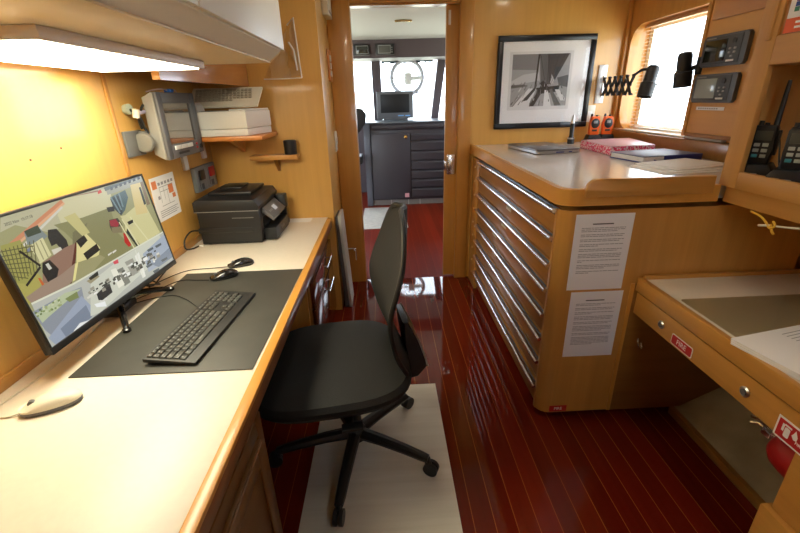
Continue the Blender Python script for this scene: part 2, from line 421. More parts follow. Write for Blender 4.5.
mouse('mouse', 'black mouse on bare cream laminate between desk mat and printer', M_blkg, M_blk, (-.676, 1.768, DZ + .0003), math.radians(205), 1.05)
mouse('mouse', 'cream-white mouse with a dark base near the camera end of the desk', M_cream, M_dgrey, (-.848, .847, DZ + .0003), math.radians(205), 1.15, .010)
single('mouse_cable', 'thin pale cable curling from the cream-white mouse towards the monitor', 'cable', MB().tube(smooth_path([(-.905, .822, DZ + .0045), (-.93, .812, DZ + .003), (-.968, .815, DZ + .003), (-.985, .85, DZ + .003), (-.975, .94, DZ + .003), (-.968, 1.06, DZ + .003), (-.985, 1.2, DZ + .003), (-.99, 1.28, DZ + .003)]), .0022, 8), M_cream, (-.92, 1.0, DZ))
single('mouse_cable', 'thin black cable from the mouse on the far mat edge to the monitor foot', 'cable', MB().tube(smooth_path([(-.752, 1.592, DZ + .008), (-.80, 1.60, DZ + .006), (-.88, 1.60, DZ + .006), (-.94, 1.50, DZ + .003), (-.975, 1.44, DZ + .003)]), .0018, 8), M_blk, (-.88, 1.55, DZ))
single('mouse_cable', 'thin black cable from the mouse beside the printer running behind the monitor', 'cable', MB().tube(smooth_path([(-.728, 1.742, DZ + .006), (-.80, 1.74, DZ + .003), (-.90, 1.72, DZ + .003), (-.96, 1.62, DZ + .003), (-.99, 1.50, DZ + .003)]), .0018, 8), M_blk, (-.88, 1.7, DZ))
single('keyboard_cable', 'thin black cable crossing the desk mat from the keyboard to the monitor', 'cable', MB().tube(smooth_path([(-.676, 1.33, DZ + .012), (-.71, 1.36, DZ + .007), (-.77, 1.42, DZ + .0055), (-.84, 1.46, DZ + .0055), (-.92, 1.44, DZ + .003), (-.985, 1.38, DZ + .003)]), .0018, 8), M_blk, (-.8, 1.4, DZ))

# ------------------------------------------------------------------ monitor
mon_c = Vector((-.912, 1.283, .935)); yaw, tilt = -.026, .123
mr = thing('monitor', 'large black monitor showing camera views, standing on the desk by the left wall', 'monitor', mon_c)
nrm = Vector((math.cos(yaw) * math.cos(tilt), math.sin(yaw) * math.cos(tilt), math.sin(tilt))); rgt = Vector((-math.sin(yaw), math.cos(yaw), 0)); upv = nrm.cross(rgt)
MM = Matrix((( rgt.x, upv.x, nrm.x, mon_c.x), (rgt.y, upv.y, nrm.y, mon_c.y), (rgt.z, upv.z, nrm.z, mon_c.z), (0, 0, 0, 1)))
MW, MH = .66, .371
b = MB(); b.box(-MW / 2, MW / 2, -MH / 2, MH / 2, -.022, -.001, .003); b.box(-.2, .2, -.14, .08, -.05, -.0215, .008); part('housing', b.xf(MM), M_blk, mr)
bz = MB(); e = .007; be = .020
bz.box(-MW / 2, MW / 2, MH / 2 - e, MH / 2, -.001, .003, .001); bz.box(-MW / 2, MW / 2, -MH / 2, -MH / 2 + be, -.001, .004, .001); bz.box(-MW / 2, -MW / 2 + e, -MH / 2 + be, MH / 2 - e, -.001, .003, .001); bz.box(MW / 2 - e, MW / 2, -MH / 2 + be, MH / 2 - e, -.001, .003, .001)
part('bezel', bz.xf(MM), M_blk, mr)
SW0, SW1, SH0, SH1 = -MW / 2 + e, MW / 2 - e, -MH / 2 + be, MH / 2 - e
scr_cols = {}
scr_mats = []
def scol(c):
    if c not in scr_cols:
        l = rgb(*c); m = mat('screen_%02x%02x%02x' % c, (.01, .01, .01), .25, emit=l, estr=1.0 / 2 ** EXPO)
        scr_cols[c] = len(scr_mats); scr_mats.append(m)
    return scr_cols[c]
sb = MB(); lay = [0]
def sp(col, pts, z=None):
    lay[0] += 1
    zz = .0002 + lay[0] * .00001
    P = []
    for a, b_ in pts:
        P.append((min(max(a, 0), 1), min(max(b_, 0), 1)))
    sb.poly([(SW0 + (SW1 - SW0) * a, SH0 + (SH1 - SH0) * b_, zz) for a, b_ in P], scol(col))
def sline(col, a, b_, wd):
    d = Vector(((b_[0] - a[0]) * 16, (b_[1] - a[1]) * 9)); 
    n = Vector((-d.y, d.x)).normalized() * wd / 2
    n = (n.x / 16, n.y / 9)
    sp(col, [(a[0] - n[0], a[1] - n[1]), (b_[0] - n[0], b_[1] - n[1]), (b_[0] + n[0], b_[1] + n[1]), (a[0] + n[0], a[1] + n[1])])
sp((150,148,104),[(0,0),(1,0),(1,1),(0,1)])
sp((176,172,140),[(0.074,1.009),(0.193,1.027),(0.396,1.031),(0.688,1.034),(0.449,0.806),(0.245,0.786),(0.113,0.922),(0.043,0.906)])
sp((196,190,150),[(0.39,1.012),(0.709,0.978),(0.667,0.795),(0.442,0.787),(0.317,0.744),(0.322,0.893)])
sp((130,128,86),[(0.28,0.83),(0.449,0.806),(0.649,0.803),(0.627,0.56),(0.722,0.254),(0.247,0.341),(0.365,0.554),(0.317,0.744)])
sp((112,108,76),[(0.356,0.721),(0.464,0.751),(0.397,0.65),(0.325,0.627)])
sp((188,180,120),[(0.347,0.859),(0.419,0.866),(0.452,0.664),(0.4,0.66)])
sp((200,194,140),[(0.735,0.684),(0.928,0.757),(0.972,0.356),(0.755,0.345),(0.688,0.551)])
sp((150,150,130),[(0.674,0.991),(1.002,1.035),(1.013,0.92),(0.669,0.919)])
sp((90,96,88),[(0.665,0.994),(0.959,1.021),(0.96,0.988),(0.663,0.958)])
sp((60,64,62),[(0.709,0.978),(0.73,0.98),(0.725,0.952),(0.704,0.95)])
sp((60,64,62),[(0.747,0.981),(0.769,0.983),(0.764,0.955),(0.742,0.953)])
sp((60,64,62),[(0.787,0.984),(0.81,0.986),(0.804,0.958),(0.781,0.956)])
sp((60,64,62),[(0.828,0.988),(0.851,0.99),(0.845,0.961),(0.822,0.959)])
sp((60,64,62),[(0.87,0.991),(0.894,0.994),(0.888,0.964),(0.864,0.962)])
sp((60,64,62),[(0.914,0.995),(0.939,0.998),(0.933,0.967),(0.908,0.965)])
sp((60,64,62),[(0.959,0.999),(0.985,1.002),(0.979,0.971),(0.953,0.968)])
sp((206,186,126),[(0.872,0.943),(0.967,0.936),(0.929,0.615),(0.824,0.64)])
sp((128,108,78),[(0.967,0.936),(0.994,0.941),(0.983,0.69),(0.949,0.686)])
sp((60,66,58),[(0.938,0.892),(0.956,0.891),(0.946,0.707),(0.924,0.703)])
sp((70,92,92),[(0.679,0.89),(0.815,0.912),(0.814,0.833),(0.751,0.729),(0.706,0.694),(0.681,0.763)])
sp((44,58,62),[(0.675,0.879),(0.756,0.883),(0.724,0.716),(0.704,0.695),(0.672,0.78)])
sline((110,130,130),(0.684,0.893),(0.704,0.721),0.192)
sline((110,130,130),(0.719,0.899),(0.724,0.742),0.192)
sline((110,130,130),(0.755,0.904),(0.745,0.764),0.192)
sp((30,34,32),[(0.624,0.815),(0.679,0.802),(0.67,0.756),(0.622,0.771)])
sp((60,52,44),[(0.606,0.7),(0.671,0.686),(0.685,0.605),(0.648,0.561),(0.593,0.581),(0.591,0.645)])
sp((150,40,52),[(0.605,0.693),(0.653,0.685),(0.663,0.628),(0.644,0.608),(0.598,0.641)])
sp((126,116,84),[(0.599,0.628),(0.673,0.599),(0.662,0.539),(0.591,0.574)])
sp((178,36,30),[(0.666,0.537),(0.68,0.515),(0.688,0.389),(0.663,0.384),(0.646,0.443)])
sp((40,48,40),[(0.711,0.564),(0.755,0.345),(0.725,0.342),(0.69,0.523)])
sline((214,208,160),(0.7,0.66),(0.744,0.341),0.192)
sline((214,208,160),(0.767,0.647),(0.837,0.349),0.16)
sline((214,208,160),(0.669,0.645),(0.699,0.349),0.128)
sp((196,190,140),[(0.694,0.692),(0.735,0.684),(0.781,0.552),(0.726,0.529)])
sp((30,30,28),[(0.728,0.614),(0.779,0.614),(0.775,0.583),(0.732,0.579)])
sp((200,60,44),[(0.609,0.979),(0.637,0.985),(0.638,0.956),(0.607,0.952)])
sline((150,110,90),(0.419,1.038),(0.616,0.979),0.128)
sline((196,128,92),(0.012,0.78),(0.378,0.987),0.256)
sline((214,160,120),(0.012,0.75),(0.384,0.967),0.16)
sline((200,196,180),(0.005,0.701),(0.364,0.942),0.16)
sline((110,120,140),(0.006,0.677),(0.182,0.754),0.192)
sp((120,130,128),[(0.133,0.853),(0.203,0.862),(0.225,0.767),(0.179,0.744),(0.121,0.761)])
sp((52,66,50),[(0.135,0.861),(0.206,0.871),(0.206,0.81),(0.137,0.811)])
sp((206,200,150),[(0.124,0.749),(0.2,0.772),(0.2,0.624),(0.133,0.599)])
sline((150,146,110),(0.136,0.751),(0.132,0.614),0.096)
sline((150,146,110),(0.16,0.756),(0.156,0.617),0.096)
sline((150,146,110),(0.184,0.761),(0.181,0.62),0.096)
sp((28,30,30),[(0.24,0.811),(0.283,0.796),(0.306,0.685),(0.3,0.621),(0.261,0.614),(0.248,0.688),(0.22,0.685),(0.223,0.758)])
sp((204,198,180),[(0.211,0.659),(0.259,0.653),(0.267,0.588),(0.211,0.573)])
sp((140,108,90),[(0.146,0.6),(0.281,0.634),(0.351,0.633),(0.295,0.488),(0.227,0.351),(0.101,0.46)])
sp((82,30,22),[(0.344,0.638),(0.355,0.631),(0.289,0.47),(0.226,0.348),(0.215,0.357)])
sp((214,202,140),[(0.351,0.633),(0.427,0.667),(0.471,0.507),(0.443,0.452),(0.314,0.45),(0.271,0.391)])
sp((150,146,104),[(0.308,0.479),(0.451,0.446),(0.474,0.405),(0.282,0.304),(0.245,0.336)])
sp((24,24,22),[(0.351,0.644),(0.41,0.665),(0.417,0.61),(0.359,0.577)])
sp((24,24,22),[(0.358,0.524),(0.459,0.552),(0.464,0.487),(0.364,0.461)])
sp((220,210,140),[(0.292,0.479),(0.31,0.477),(0.253,0.359),(0.238,0.361)])
sp((220,216,200),[(0.498,0.418),(0.529,0.422),(0.528,0.41),(0.498,0.403)])
sp((220,216,200),[(0.533,0.419),(0.565,0.423),(0.565,0.41),(0.534,0.403)])
sp((164,156,82),[(-0.032,0.661),(0.066,0.727),(0.11,0.496),(0.067,0.407),(-0.046,0.366),(-0.052,0.516)])
sp((150,146,74),[(0.017,0.822),(0.102,0.813),(0.111,0.563),(0.051,0.497),(-0.008,0.547),(-0.014,0.723)])
sline((86,84,50),(0.013,0.794),(-0.011,0.55),0.064)
sline((86,84,50),(0.029,0.792),(0.002,0.551),0.064)
sline((86,84,50),(0.046,0.79),(0.016,0.551),0.064)
sline((86,84,50),(0.063,0.788),(0.03,0.551),0.064)
sline((86,84,50),(0.08,0.786),(0.044,0.552),0.064)
sline((86,84,50),(0.098,0.784),(0.058,0.552),0.064)
sline((86,84,50),(0.116,0.782),(0.073,0.552),0.064)
sline((86,84,50),(0.135,0.779),(0.088,0.553),0.064)
sline((86,84,50),(0.154,0.777),(0.103,0.553),0.064)
sline((86,84,50),(0.005,0.784),(0.146,0.737),0.064)
sline((86,84,50),(-0.004,0.753),(0.13,0.703),0.064)
sline((86,84,50),(-0.014,0.723),(0.115,0.67),0.064)
sline((86,84,50),(-0.023,0.692),(0.1,0.637),0.064)
sline((86,84,50),(-0.032,0.661),(0.084,0.604),0.064)
sline((86,84,50),(-0.042,0.631),(0.069,0.572),0.064)
sline((86,84,50),(-0.051,0.6),(0.054,0.54),0.064)
sline((20,20,20),(0.076,0.743),(0.128,0.584),0.16)
sline((20,20,20),(0.126,0.577),(0.032,0.497),0.16)
sp((24,24,24),[(0.143,0.598),(0.181,0.595),(0.201,0.501),(0.177,0.454),(0.187,0.405),(0.125,0.445),(0.123,0.537)])
sp((200,196,180),[(0.152,0.578),(0.168,0.579),(0.172,0.529),(0.155,0.527)])
sp((200,180,150),[(0.135,0.45),(0.181,0.438),(0.174,0.39),(0.135,0.398)])
sp((190,90,40),[(0.092,0.511),(0.101,0.504),(0.109,0.394),(0.094,0.395)])
sp((150,128,110),[(0.007,0.425),(0.094,0.446),(0.194,0.453),(0.294,0.484),(0.236,0.364),(0.041,0.277),(0.019,0.35)])
sp((178,180,170),[(0.014,0.364),(0.233,0.339),(1.021,0.346),(1.017,-0.045),(-0.011,-0.046)])
sp((136,142,150),[(-0.002,0.308),(0.18,0.303),(0.266,0.282),(0.229,0.055),(0.041,-0.02),(0.012,0.137)])
sp((150,160,176),[(0.007,0.075),(0.244,0.216),(0.282,0.03),(0.222,-0.027),(0.021,-0.029)])
sp((120,130,146),[(0.074,0.081),(0.244,0.129),(0.244,0.01),(0.079,-0.009)])
sp((176,186,150),[(0.012,0.281),(0.173,0.309),(0.262,0.271),(0.051,0.213),(0.016,0.199)])
sp((120,130,80),[(0.16,0.267),(0.233,0.269),(0.228,0.216),(0.173,0.226)])
sp((226,228,226),[(0.128,0.005),(0.172,0.028),(0.226,-0.016),(0.189,-0.065),(0.124,-0.034)])
sp((198,200,184),[(0.325,0.277),(0.551,0.321),(0.778,0.341),(0.952,0.35),(0.981,0.108),(0.643,0.074),(0.296,-0.017),(0.239,0.022)])
sp((150,140,110),[(0.306,0.303),(0.378,0.312),(0.389,0.279),(0.321,0.265)])
sp((30,36,30),[(0.324,0.317),(0.392,0.331),(0.387,0.295),(0.33,0.292)])
sp((212,210,200),[(0.321,0.142),(0.37,0.158),(0.374,0.061),(0.327,0.075)])
sp((40,42,44),[(0.326,0.157),(0.392,0.179),(0.429,0.177),(0.422,0.089),(0.343,0.08),(0.321,0.101)])
sp((230,232,230),[(0.288,0.093),(0.354,0.059),(0.35,0.011),(0.293,0.058)])
sp((120,122,112),[(0.509,0.248),(0.558,0.242),(0.567,0.07),(0.515,0.071),(0.512,0.16)])
sp((226,224,206),[(0.471,0.278),(0.509,0.269),(0.521,0.088),(0.471,0.088)])
sp((206,80,90),[(0.509,0.342),(0.548,0.335),(0.543,0.296),(0.51,0.306)])
sp((150,150,138),[(0.586,0.274),(0.655,0.267),(0.656,0.109),(0.599,0.11)])
sp((226,226,214),[(0.676,0.274),(0.72,0.289),(0.696,0.03),(0.666,0.031)])
sp((160,170,182),[(0.745,0.249),(1.01,0.315),(1.015,0.032),(0.733,0.048)])
sp((128,138,150),[(0.776,0.109),(0.996,0.148),(1.015,0.032),(0.834,0.029)])
sp((90,98,100),[(0.79,0.263),(0.852,0.259),(0.852,0.235),(0.797,0.235)])
sp((90,98,100),[(0.873,0.255),(0.939,0.251),(0.939,0.226),(0.88,0.226)])
sp((90,98,100),[(0.729,0.121),(0.788,0.114),(0.788,0.09),(0.735,0.093)])
sp((90,98,100),[(0.769,0.031),(0.831,0.021),(0.831,-0.004),(0.775,0.001)])
sp((90,98,100),[(0.876,0.082),(0.944,0.074),(0.944,0.048),(0.884,0.052)])
sp((90,100,84),[(0.622,0.225),(0.657,0.221),(0.657,0.165),(0.624,0.168)])
sline((214,214,190),(0.014,0.364),(0.233,0.339),0.128)
sline((214,214,190),(0.233,0.339),(1.021,0.346),0.128)
sline((214,214,196),(0.7,0.326),(0.674,0.039),0.096)
sp((60,62,58),[(0.386,0.198),(0.414,0.197),(0.413,0.177),(0.385,0.179)])
sp((150,146,130),[(0.573,0.179),(0.591,0.178),(0.591,0.163),(0.572,0.163)])
sp((206,204,190),[(0.856,0.174),(0.886,0.173),(0.886,0.145),(0.856,0.146)])
sp((206,204,190),[(0.341,0.195),(0.358,0.194),(0.358,0.184),(0.34,0.185)])
sp((206,204,190),[(0.712,0.215),(0.728,0.214),(0.728,0.185),(0.712,0.186)])
sp((206,204,190),[(0.74,0.202),(0.773,0.201),(0.773,0.169),(0.739,0.171)])
sp((150,146,130),[(0.644,0.143),(0.675,0.141),(0.675,0.117),(0.644,0.119)])
sp((60,62,58),[(0.846,0.213),(0.865,0.213),(0.865,0.197),(0.846,0.198)])
sp((150,146,130),[(0.366,0.169),(0.391,0.168),(0.39,0.141),(0.364,0.143)])
sp((206,204,190),[(0.475,0.168),(0.494,0.167),(0.493,0.145),(0.474,0.146)])
sp((90,92,84),[(0.565,0.153),(0.597,0.151),(0.596,0.119),(0.565,0.121)])
sp((60,62,58),[(0.643,0.216),(0.679,0.216),(0.678,0.184),(0.642,0.186)])
sp((230,230,222),[(0.562,0.17),(0.589,0.169),(0.588,0.137),(0.562,0.138)])
sp((150,146,130),[(0.411,0.227),(0.438,0.226),(0.437,0.196),(0.41,0.197)])
sp((150,146,130),[(0.308,0.187),(0.333,0.185),(0.333,0.175),(0.307,0.177)])
sp((90,92,84),[(0.49,0.201),(0.503,0.201),(0.502,0.178),(0.489,0.178)])
sp((60,62,58),[(0.289,0.193),(0.309,0.193),(0.307,0.166),(0.288,0.167)])
sp((90,92,84),[(0.415,0.219),(0.432,0.218),(0.431,0.207),(0.414,0.207)])
sp((230,230,222),[(0.602,0.23),(0.637,0.229),(0.637,0.212),(0.602,0.213)])
sp((60,62,58),[(0.395,0.186),(0.412,0.186),(0.411,0.157),(0.394,0.158)])
sp((150,146,130),[(0.787,0.188),(0.825,0.187),(0.825,0.166),(0.787,0.168)])
sp((90,92,84),[(0.754,0.157),(0.785,0.156),(0.785,0.122),(0.754,0.124)])
sp((230,230,222),[(0.534,0.197),(0.567,0.196),(0.566,0.176),(0.534,0.177)])
sp((60,62,58),[(0.402,0.214),(0.413,0.214),(0.413,0.196),(0.401,0.196)])
sp((206,204,190),[(0.59,0.231),(0.616,0.23),(0.616,0.217),(0.59,0.217)])
sp((60,62,58),[(0.613,0.202),(0.642,0.201),(0.642,0.182),(0.613,0.183)])
sp((90,92,84),[(0.646,0.161),(0.674,0.159),(0.673,0.127),(0.645,0.128)])
sp((150,146,130),[(0.285,0.215),(0.3,0.215),(0.299,0.194),(0.284,0.195)])
sp((60,62,58),[(0.364,0.224),(0.39,0.223),(0.389,0.208),(0.363,0.209)])
sp((90,92,84),[(0.721,0.22),(0.76,0.219),(0.76,0.192),(0.721,0.193)])
sp((60,62,58),[(0.334,0.204),(0.349,0.204),(0.349,0.19),(0.334,0.191)])
sp((90,92,84),[(0.486,0.178),(0.511,0.177),(0.51,0.147),(0.485,0.148)])
sp((230,230,222),[(0.643,0.211),(0.659,0.21),(0.658,0.183),(0.642,0.183)])
sp((60,62,58),[(0.375,0.197),(0.39,0.196),(0.39,0.184),(0.375,0.185)])
sp((206,204,190),[(0.555,0.217),(0.572,0.216),(0.571,0.2),(0.554,0.2)])
sp((206,204,190),[(0.715,0.165),(0.738,0.164),(0.738,0.149),(0.715,0.15)])
sp((60,62,58),[(0.407,0.178),(0.427,0.177),(0.427,0.154),(0.407,0.155)])
sp((90,92,84),[(0.412,0.194),(0.441,0.193),(0.441,0.18),(0.412,0.181)])
sp((206,204,190),[(0.266,0.182),(0.293,0.181),(0.292,0.163),(0.266,0.164)])
sp((230,230,222),[(0.804,0.125),(0.82,0.124),(0.82,0.101),(0.803,0.102)])
sp((60,62,58),[(0.676,0.157),(0.703,0.156),(0.702,0.124),(0.675,0.126)])
sp((60,62,58),[(0.744,0.139),(0.762,0.138),(0.762,0.121),(0.744,0.122)])
sp((206,204,190),[(0.283,0.189),(0.309,0.188),(0.307,0.161),(0.282,0.163)])
sp((90,92,84),[(0.781,0.167),(0.809,0.165),(0.809,0.151),(0.781,0.152)])
sp((90,92,84),[(0.538,0.213),(0.562,0.213),(0.561,0.193),(0.537,0.194)])
sp((60,62,58),[(0.808,0.161),(0.827,0.16),(0.827,0.125),(0.808,0.126)])
sp((90,92,84),[(0.543,0.163),(0.563,0.162),(0.563,0.147),(0.542,0.149)])
sp((230,230,222),[(0.539,0.163),(0.557,0.162),(0.556,0.146),(0.539,0.147)])
sp((90,92,84),[(0.792,0.215),(0.82,0.215),(0.82,0.189),(0.792,0.19)])
sp((230,230,222),[(0.466,0.175),(0.483,0.174),(0.482,0.153),(0.465,0.154)])
sp((90,92,84),[(0.486,0.197),(0.515,0.196),(0.514,0.169),(0.485,0.17)])
sp((150,146,130),[(0.304,0.235),(0.33,0.234),(0.329,0.208),(0.302,0.209)])
sp((60,62,58),[(0.313,0.205),(0.326,0.205),(0.325,0.194),(0.312,0.195)])
sp((60,62,58),[(0.467,0.204),(0.487,0.204),(0.486,0.19),(0.467,0.19)])
sp((206,204,190),[(0.444,0.226),(0.455,0.226),(0.454,0.201),(0.443,0.201)])
sp((90,92,84),[(0.71,0.173),(0.733,0.172),(0.733,0.147),(0.709,0.148)])
sp((90,92,84),[(0.708,0.192),(0.738,0.191),(0.738,0.17),(0.708,0.171)])
sp((60,62,58),[(0.457,0.197),(0.477,0.196),(0.477,0.171),(0.457,0.172)])
sp((206,204,190),[(0.513,0.214),(0.531,0.213),(0.531,0.191),(0.513,0.191)])
sp((230,230,222),[(0.727,0.207),(0.764,0.206),(0.764,0.173),(0.727,0.175)])
sp((60,62,58),[(0.448,0.166),(0.462,0.165),(0.461,0.14),(0.447,0.141)])
sp((206,204,190),[(0.803,0.148),(0.84,0.146),(0.84,0.118),(0.803,0.12)])
sp((90,92,84),[(0.669,0.176),(0.703,0.175),(0.702,0.147),(0.669,0.149)])
sp((150,146,130),[(0.521,0.214),(0.534,0.214),(0.534,0.202),(0.52,0.202)])
sp((230,230,222),[(0.311,0.181),(0.335,0.18),(0.335,0.164),(0.31,0.165)])
sp((90,92,84),[(0.769,0.227),(0.802,0.226),(0.802,0.195),(0.769,0.196)])
sp((90,92,84),[(0.819,0.164),(0.836,0.163),(0.836,0.133),(0.819,0.133)])
sp((90,92,84),[(0.529,0.173),(0.553,0.172),(0.553,0.159),(0.528,0.16)])
sp((206,204,190),[(0.558,0.185),(0.575,0.185),(0.574,0.172),(0.558,0.173)])
sp((150,146,130),[(0.851,0.153),(0.884,0.152),(0.884,0.121),(0.851,0.123)])
sp((190,196,160),[(0.044,0.29),(0.054,0.289),(0.053,0.276),(0.043,0.277)])
sp((120,136,84),[(0.125,0.273),(0.136,0.271),(0.135,0.258),(0.124,0.259)])
sp((190,196,160),[(0.044,0.299),(0.054,0.298),(0.052,0.285),(0.043,0.286)])
sp((190,196,160),[(0.101,0.246),(0.111,0.244),(0.11,0.231),(0.1,0.232)])
sp((190,196,160),[(0.081,0.262),(0.091,0.26),(0.09,0.247),(0.08,0.248)])
sp((150,160,110),[(0.008,0.29),(0.018,0.289),(0.017,0.276),(0.007,0.278)])
sp((190,196,160),[(0.007,0.284),(0.017,0.283),(0.015,0.27),(0.006,0.271)])
sp((190,196,160),[(0.122,0.275),(0.133,0.274),(0.132,0.261),(0.121,0.262)])
sp((150,160,110),[(0.063,0.256),(0.073,0.255),(0.072,0.241),(0.062,0.243)])
sp((96,110,70),[(0.028,0.302),(0.038,0.301),(0.037,0.288),(0.027,0.29)])
sp((96,110,70),[(0.118,0.252),(0.129,0.251),(0.128,0.237),(0.117,0.239)])
sp((96,110,70),[(0.076,0.255),(0.086,0.254),(0.085,0.241),(0.075,0.242)])
sp((96,110,70),[(0.123,0.29),(0.133,0.289),(0.132,0.275),(0.122,0.277)])
sp((150,160,110),[(0.056,0.289),(0.066,0.287),(0.065,0.274),(0.055,0.276)])
sp((190,196,160),[(0.073,0.297),(0.083,0.296),(0.082,0.283),(0.072,0.284)])
sp((190,196,160),[(0.107,0.302),(0.118,0.301),(0.117,0.288),(0.106,0.289)])
sp((120,136,84),[(0.095,0.299),(0.105,0.297),(0.104,0.284),(0.094,0.285)])
sp((190,196,160),[(0.049,0.266),(0.059,0.265),(0.058,0.252),(0.048,0.253)])
sp((120,136,84),[(0.093,0.252),(0.103,0.251),(0.102,0.237),(0.092,0.239)])
sp((150,160,110),[(0.058,0.299),(0.068,0.298),(0.067,0.285),(0.057,0.286)])
sp((120,136,84),[(0.074,0.261),(0.084,0.259),(0.083,0.246),(0.073,0.248)])
sp((150,160,110),[(0.122,0.252),(0.133,0.25),(0.132,0.237),(0.121,0.238)])
sp((150,160,110),[(0.112,0.258),(0.123,0.257),(0.122,0.243),(0.111,0.245)])
sp((120,136,84),[(0.006,0.27),(0.016,0.269),(0.015,0.256),(0.005,0.258)])
sp((120,136,84),[(0.125,0.294),(0.136,0.292),(0.135,0.279),(0.124,0.28)])
sp((120,136,84),[(0.031,0.287),(0.04,0.286),(0.039,0.273),(0.03,0.275)])
sp((96,110,70),[(0.005,0.299),(0.015,0.298),(0.014,0.285),(0.004,0.287)])
sp((96,110,70),[(-0.01,0.288),(-0.001,0.287),(-0.002,0.274),(-0.011,0.275)])
sp((190,196,160),[(-0.012,0.296),(-0.003,0.294),(-0.004,0.282),(-0.013,0.283)])
sp((190,196,160),[(0.048,0.309),(0.057,0.308),(0.056,0.295),(0.047,0.297)])
sp((120,136,84),[(0.04,0.279),(0.049,0.277),(0.048,0.265),(0.039,0.266)])
sp((190,196,160),[(0.127,0.306),(0.137,0.305),(0.136,0.291),(0.126,0.293)])
sp((96,110,70),[(-0.008,0.259),(0.001,0.258),(0.0,0.245),(-0.009,0.247)])
sp((96,110,70),[(-0.011,0.256),(-0.002,0.255),(-0.003,0.242),(-0.012,0.244)])
sp((190,196,160),[(0.087,0.288),(0.098,0.287),(0.097,0.273),(0.086,0.275)])
sp((96,110,70),[(0.023,0.271),(0.032,0.27),(0.031,0.257),(0.022,0.258)])
sb.text('2022 Nov  15:17:18', .0105, Matrix.Translation((SW0 + (SW1 - SW0) * .135, SH0 + (SH1 - SH0) * .945, .0022)), scol((70, 72, 66)), .0001)
sb.xf(MM)
so = part('screen', sb, scr_mats, mr, 'screen with a deck camera view above two smaller harbour views')
st = MB(); hub = Vector((-.975, 1.36, DZ))
st.box(-.995, -.955, 1.31, 1.41, DZ + .03, .86, .006)
part('neck', st, M_blk, mr)
for tip in ((-.862, 1.195), (-.872, 1.515)):
    lg = MB(); a = Vector((-.975, 1.355, DZ + .045)); t = Vector((tip[0], tip[1], DZ + .010))
    path = [a + (t - a) * k / 6 + Vector((0, 0, .012 * math.sin(PI * k / 6))) for k in range(7)]
    lg.tube(path, .01, 10, rr=[.016, .015, .0135, .012, .011, .010, .009]); lg.lathe([(.009, 0), (.013, .003), (.013, .012), (.008, .016)], (tip[0], tip[1], DZ + .0036 if tip[0] > -.893 and tip[1] > .962 else DZ), (0, 0, 1), 16)
    part('leg', lg, M_blkg, mr)
lg = MB(); lg.box(-1.02, -.95, 1.30, 1.42, DZ + .0005, DZ + .03, .008); part('foot', lg, M_blk, mr)
for i, (pts, lab) in enumerate((([(-1.0, 1.42, .80), (-.985, 1.50, .72), (-.97, 1.56, DZ + .006), (-.985, 1.66, DZ + .004), (-1.01, 1.80, DZ + .004)], 'black cable drooping behind the monitor towards the printer'), ([(-1.0, 1.30, .80), (-.97, 1.42, .74), (-.93, 1.52, .70), (-.95, 1.58, DZ + .006), (-1.0, 1.62, DZ + .004)], 'black cable looping under the right end of the monitor'))):
    single('monitor_cable', lab, 'cable', MB().tube(smooth_path(pts), .003, 8), M_blk, pts[2])

# ------------------------------------------------------------------ printer (front faces +x)
pr = thing('printer', 'black multifunction printer on the far end of the cream desk', 'printer', (-.81, 2.28, DZ))
b = MB(); b.prism([(-.975, DZ + .004), (-.665, DZ + .004), (-.655, .80), (-.665, .845), (-.975, .845)], 'y', 2.085, 2.475, 0, .006)
b.box(-.982, -.70, 2.080, 2.48, .735, .76, .003)
part('body', b, M_blk, pr)
part('foot', MB().box(-.95, -.93, 2.10, 2.12, DZ, DZ + .006).box(-.69, -.67, 2.10, 2.12, DZ, DZ + .006).box(-.95, -.93, 2.44, 2.46, DZ, DZ + .006).box(-.69, -.67, 2.44, 2.46, DZ, DZ + .006), M_dgrey, pr)
b = MB(); b.prism([(-.985, .848), (-.66, .848), (-.655, .87), (-.675, .902), (-.97, .908), (-.985, .895)], 'y', 2.078, 2.482, 0, .006)
part('scanner_lid', b, M_blk, pr)
b = MB(); b.box(-.95, -.72, 2.20, 2.465, .905, .922, .006); b.box(-.92, -.80, 2.30, 2.44, .921, .930, .004); part('document_feeder', b, M_blk, pr)
part('trim_line', MB().box(-.984, -.658, 2.0765, 2.0785, .8455, .8485, .0005), M_mgrey, pr)
b = MB(); b.box(-.80, -.69, 2.0835, 2.0855, .808, .813); b.box(-.96, -.88, 2.081, 2.0855, .742, .748, .001); part('side_grip', b, M_dgrey, pr)
b = MB(); b.prism([(-.66, .82), (-.605, .775), (-.598, .79), (-.655, .845)], 'y', 2.14, 2.40, 0, .003); cp = part('control_panel', b, M_dgrey, pr)
tr = Vector((.057, 0, -.055)); 
def onpan(u0, u1, v0, v1, m, nm, par):
    q = MB(); a = Vector((-.655, 0, .8455)); d = Vector((.057, 0, -.055)); n = Vector((.055, 0, .057)).normalized() * .0012
    q.poly([a + d * u1 + n + Vector((0, v0, 0)), a + d * u1 + n + Vector((0, v1, 0)), a + d * u0 + n + Vector((0, v1, 0)), a + d * u0 + n + Vector((0, v0, 0))])
    return part(nm, q, m, par)
onpan(.30, .68, 2.245, 2.30, mat('printer_screen', (.3, .32, .33), .3, emit=(.65, .70, .75), estr=.25), 'display', cp)
for vv in (2.17, 2.19, 2.21): onpan(.4, .55, vv, vv + .012, M_mgrey, 'button', cp)
part('output_slot', MB().box(-.662, -.652, 2.13, 2.41, .745, .80, .002), mat('slot_black', (.002, .002, .002), .9), pr)
b = MB(); b.box(-.668, -.595, 2.13, 2.42, DZ + .004, .738, .005); tr_ = part('paper_tray', b, M_blk, pr)
part('tray_grip', MB().box(-.5955, -.593, 2.24, 2.31, .70, .716, .001), M_dgrey, tr_)
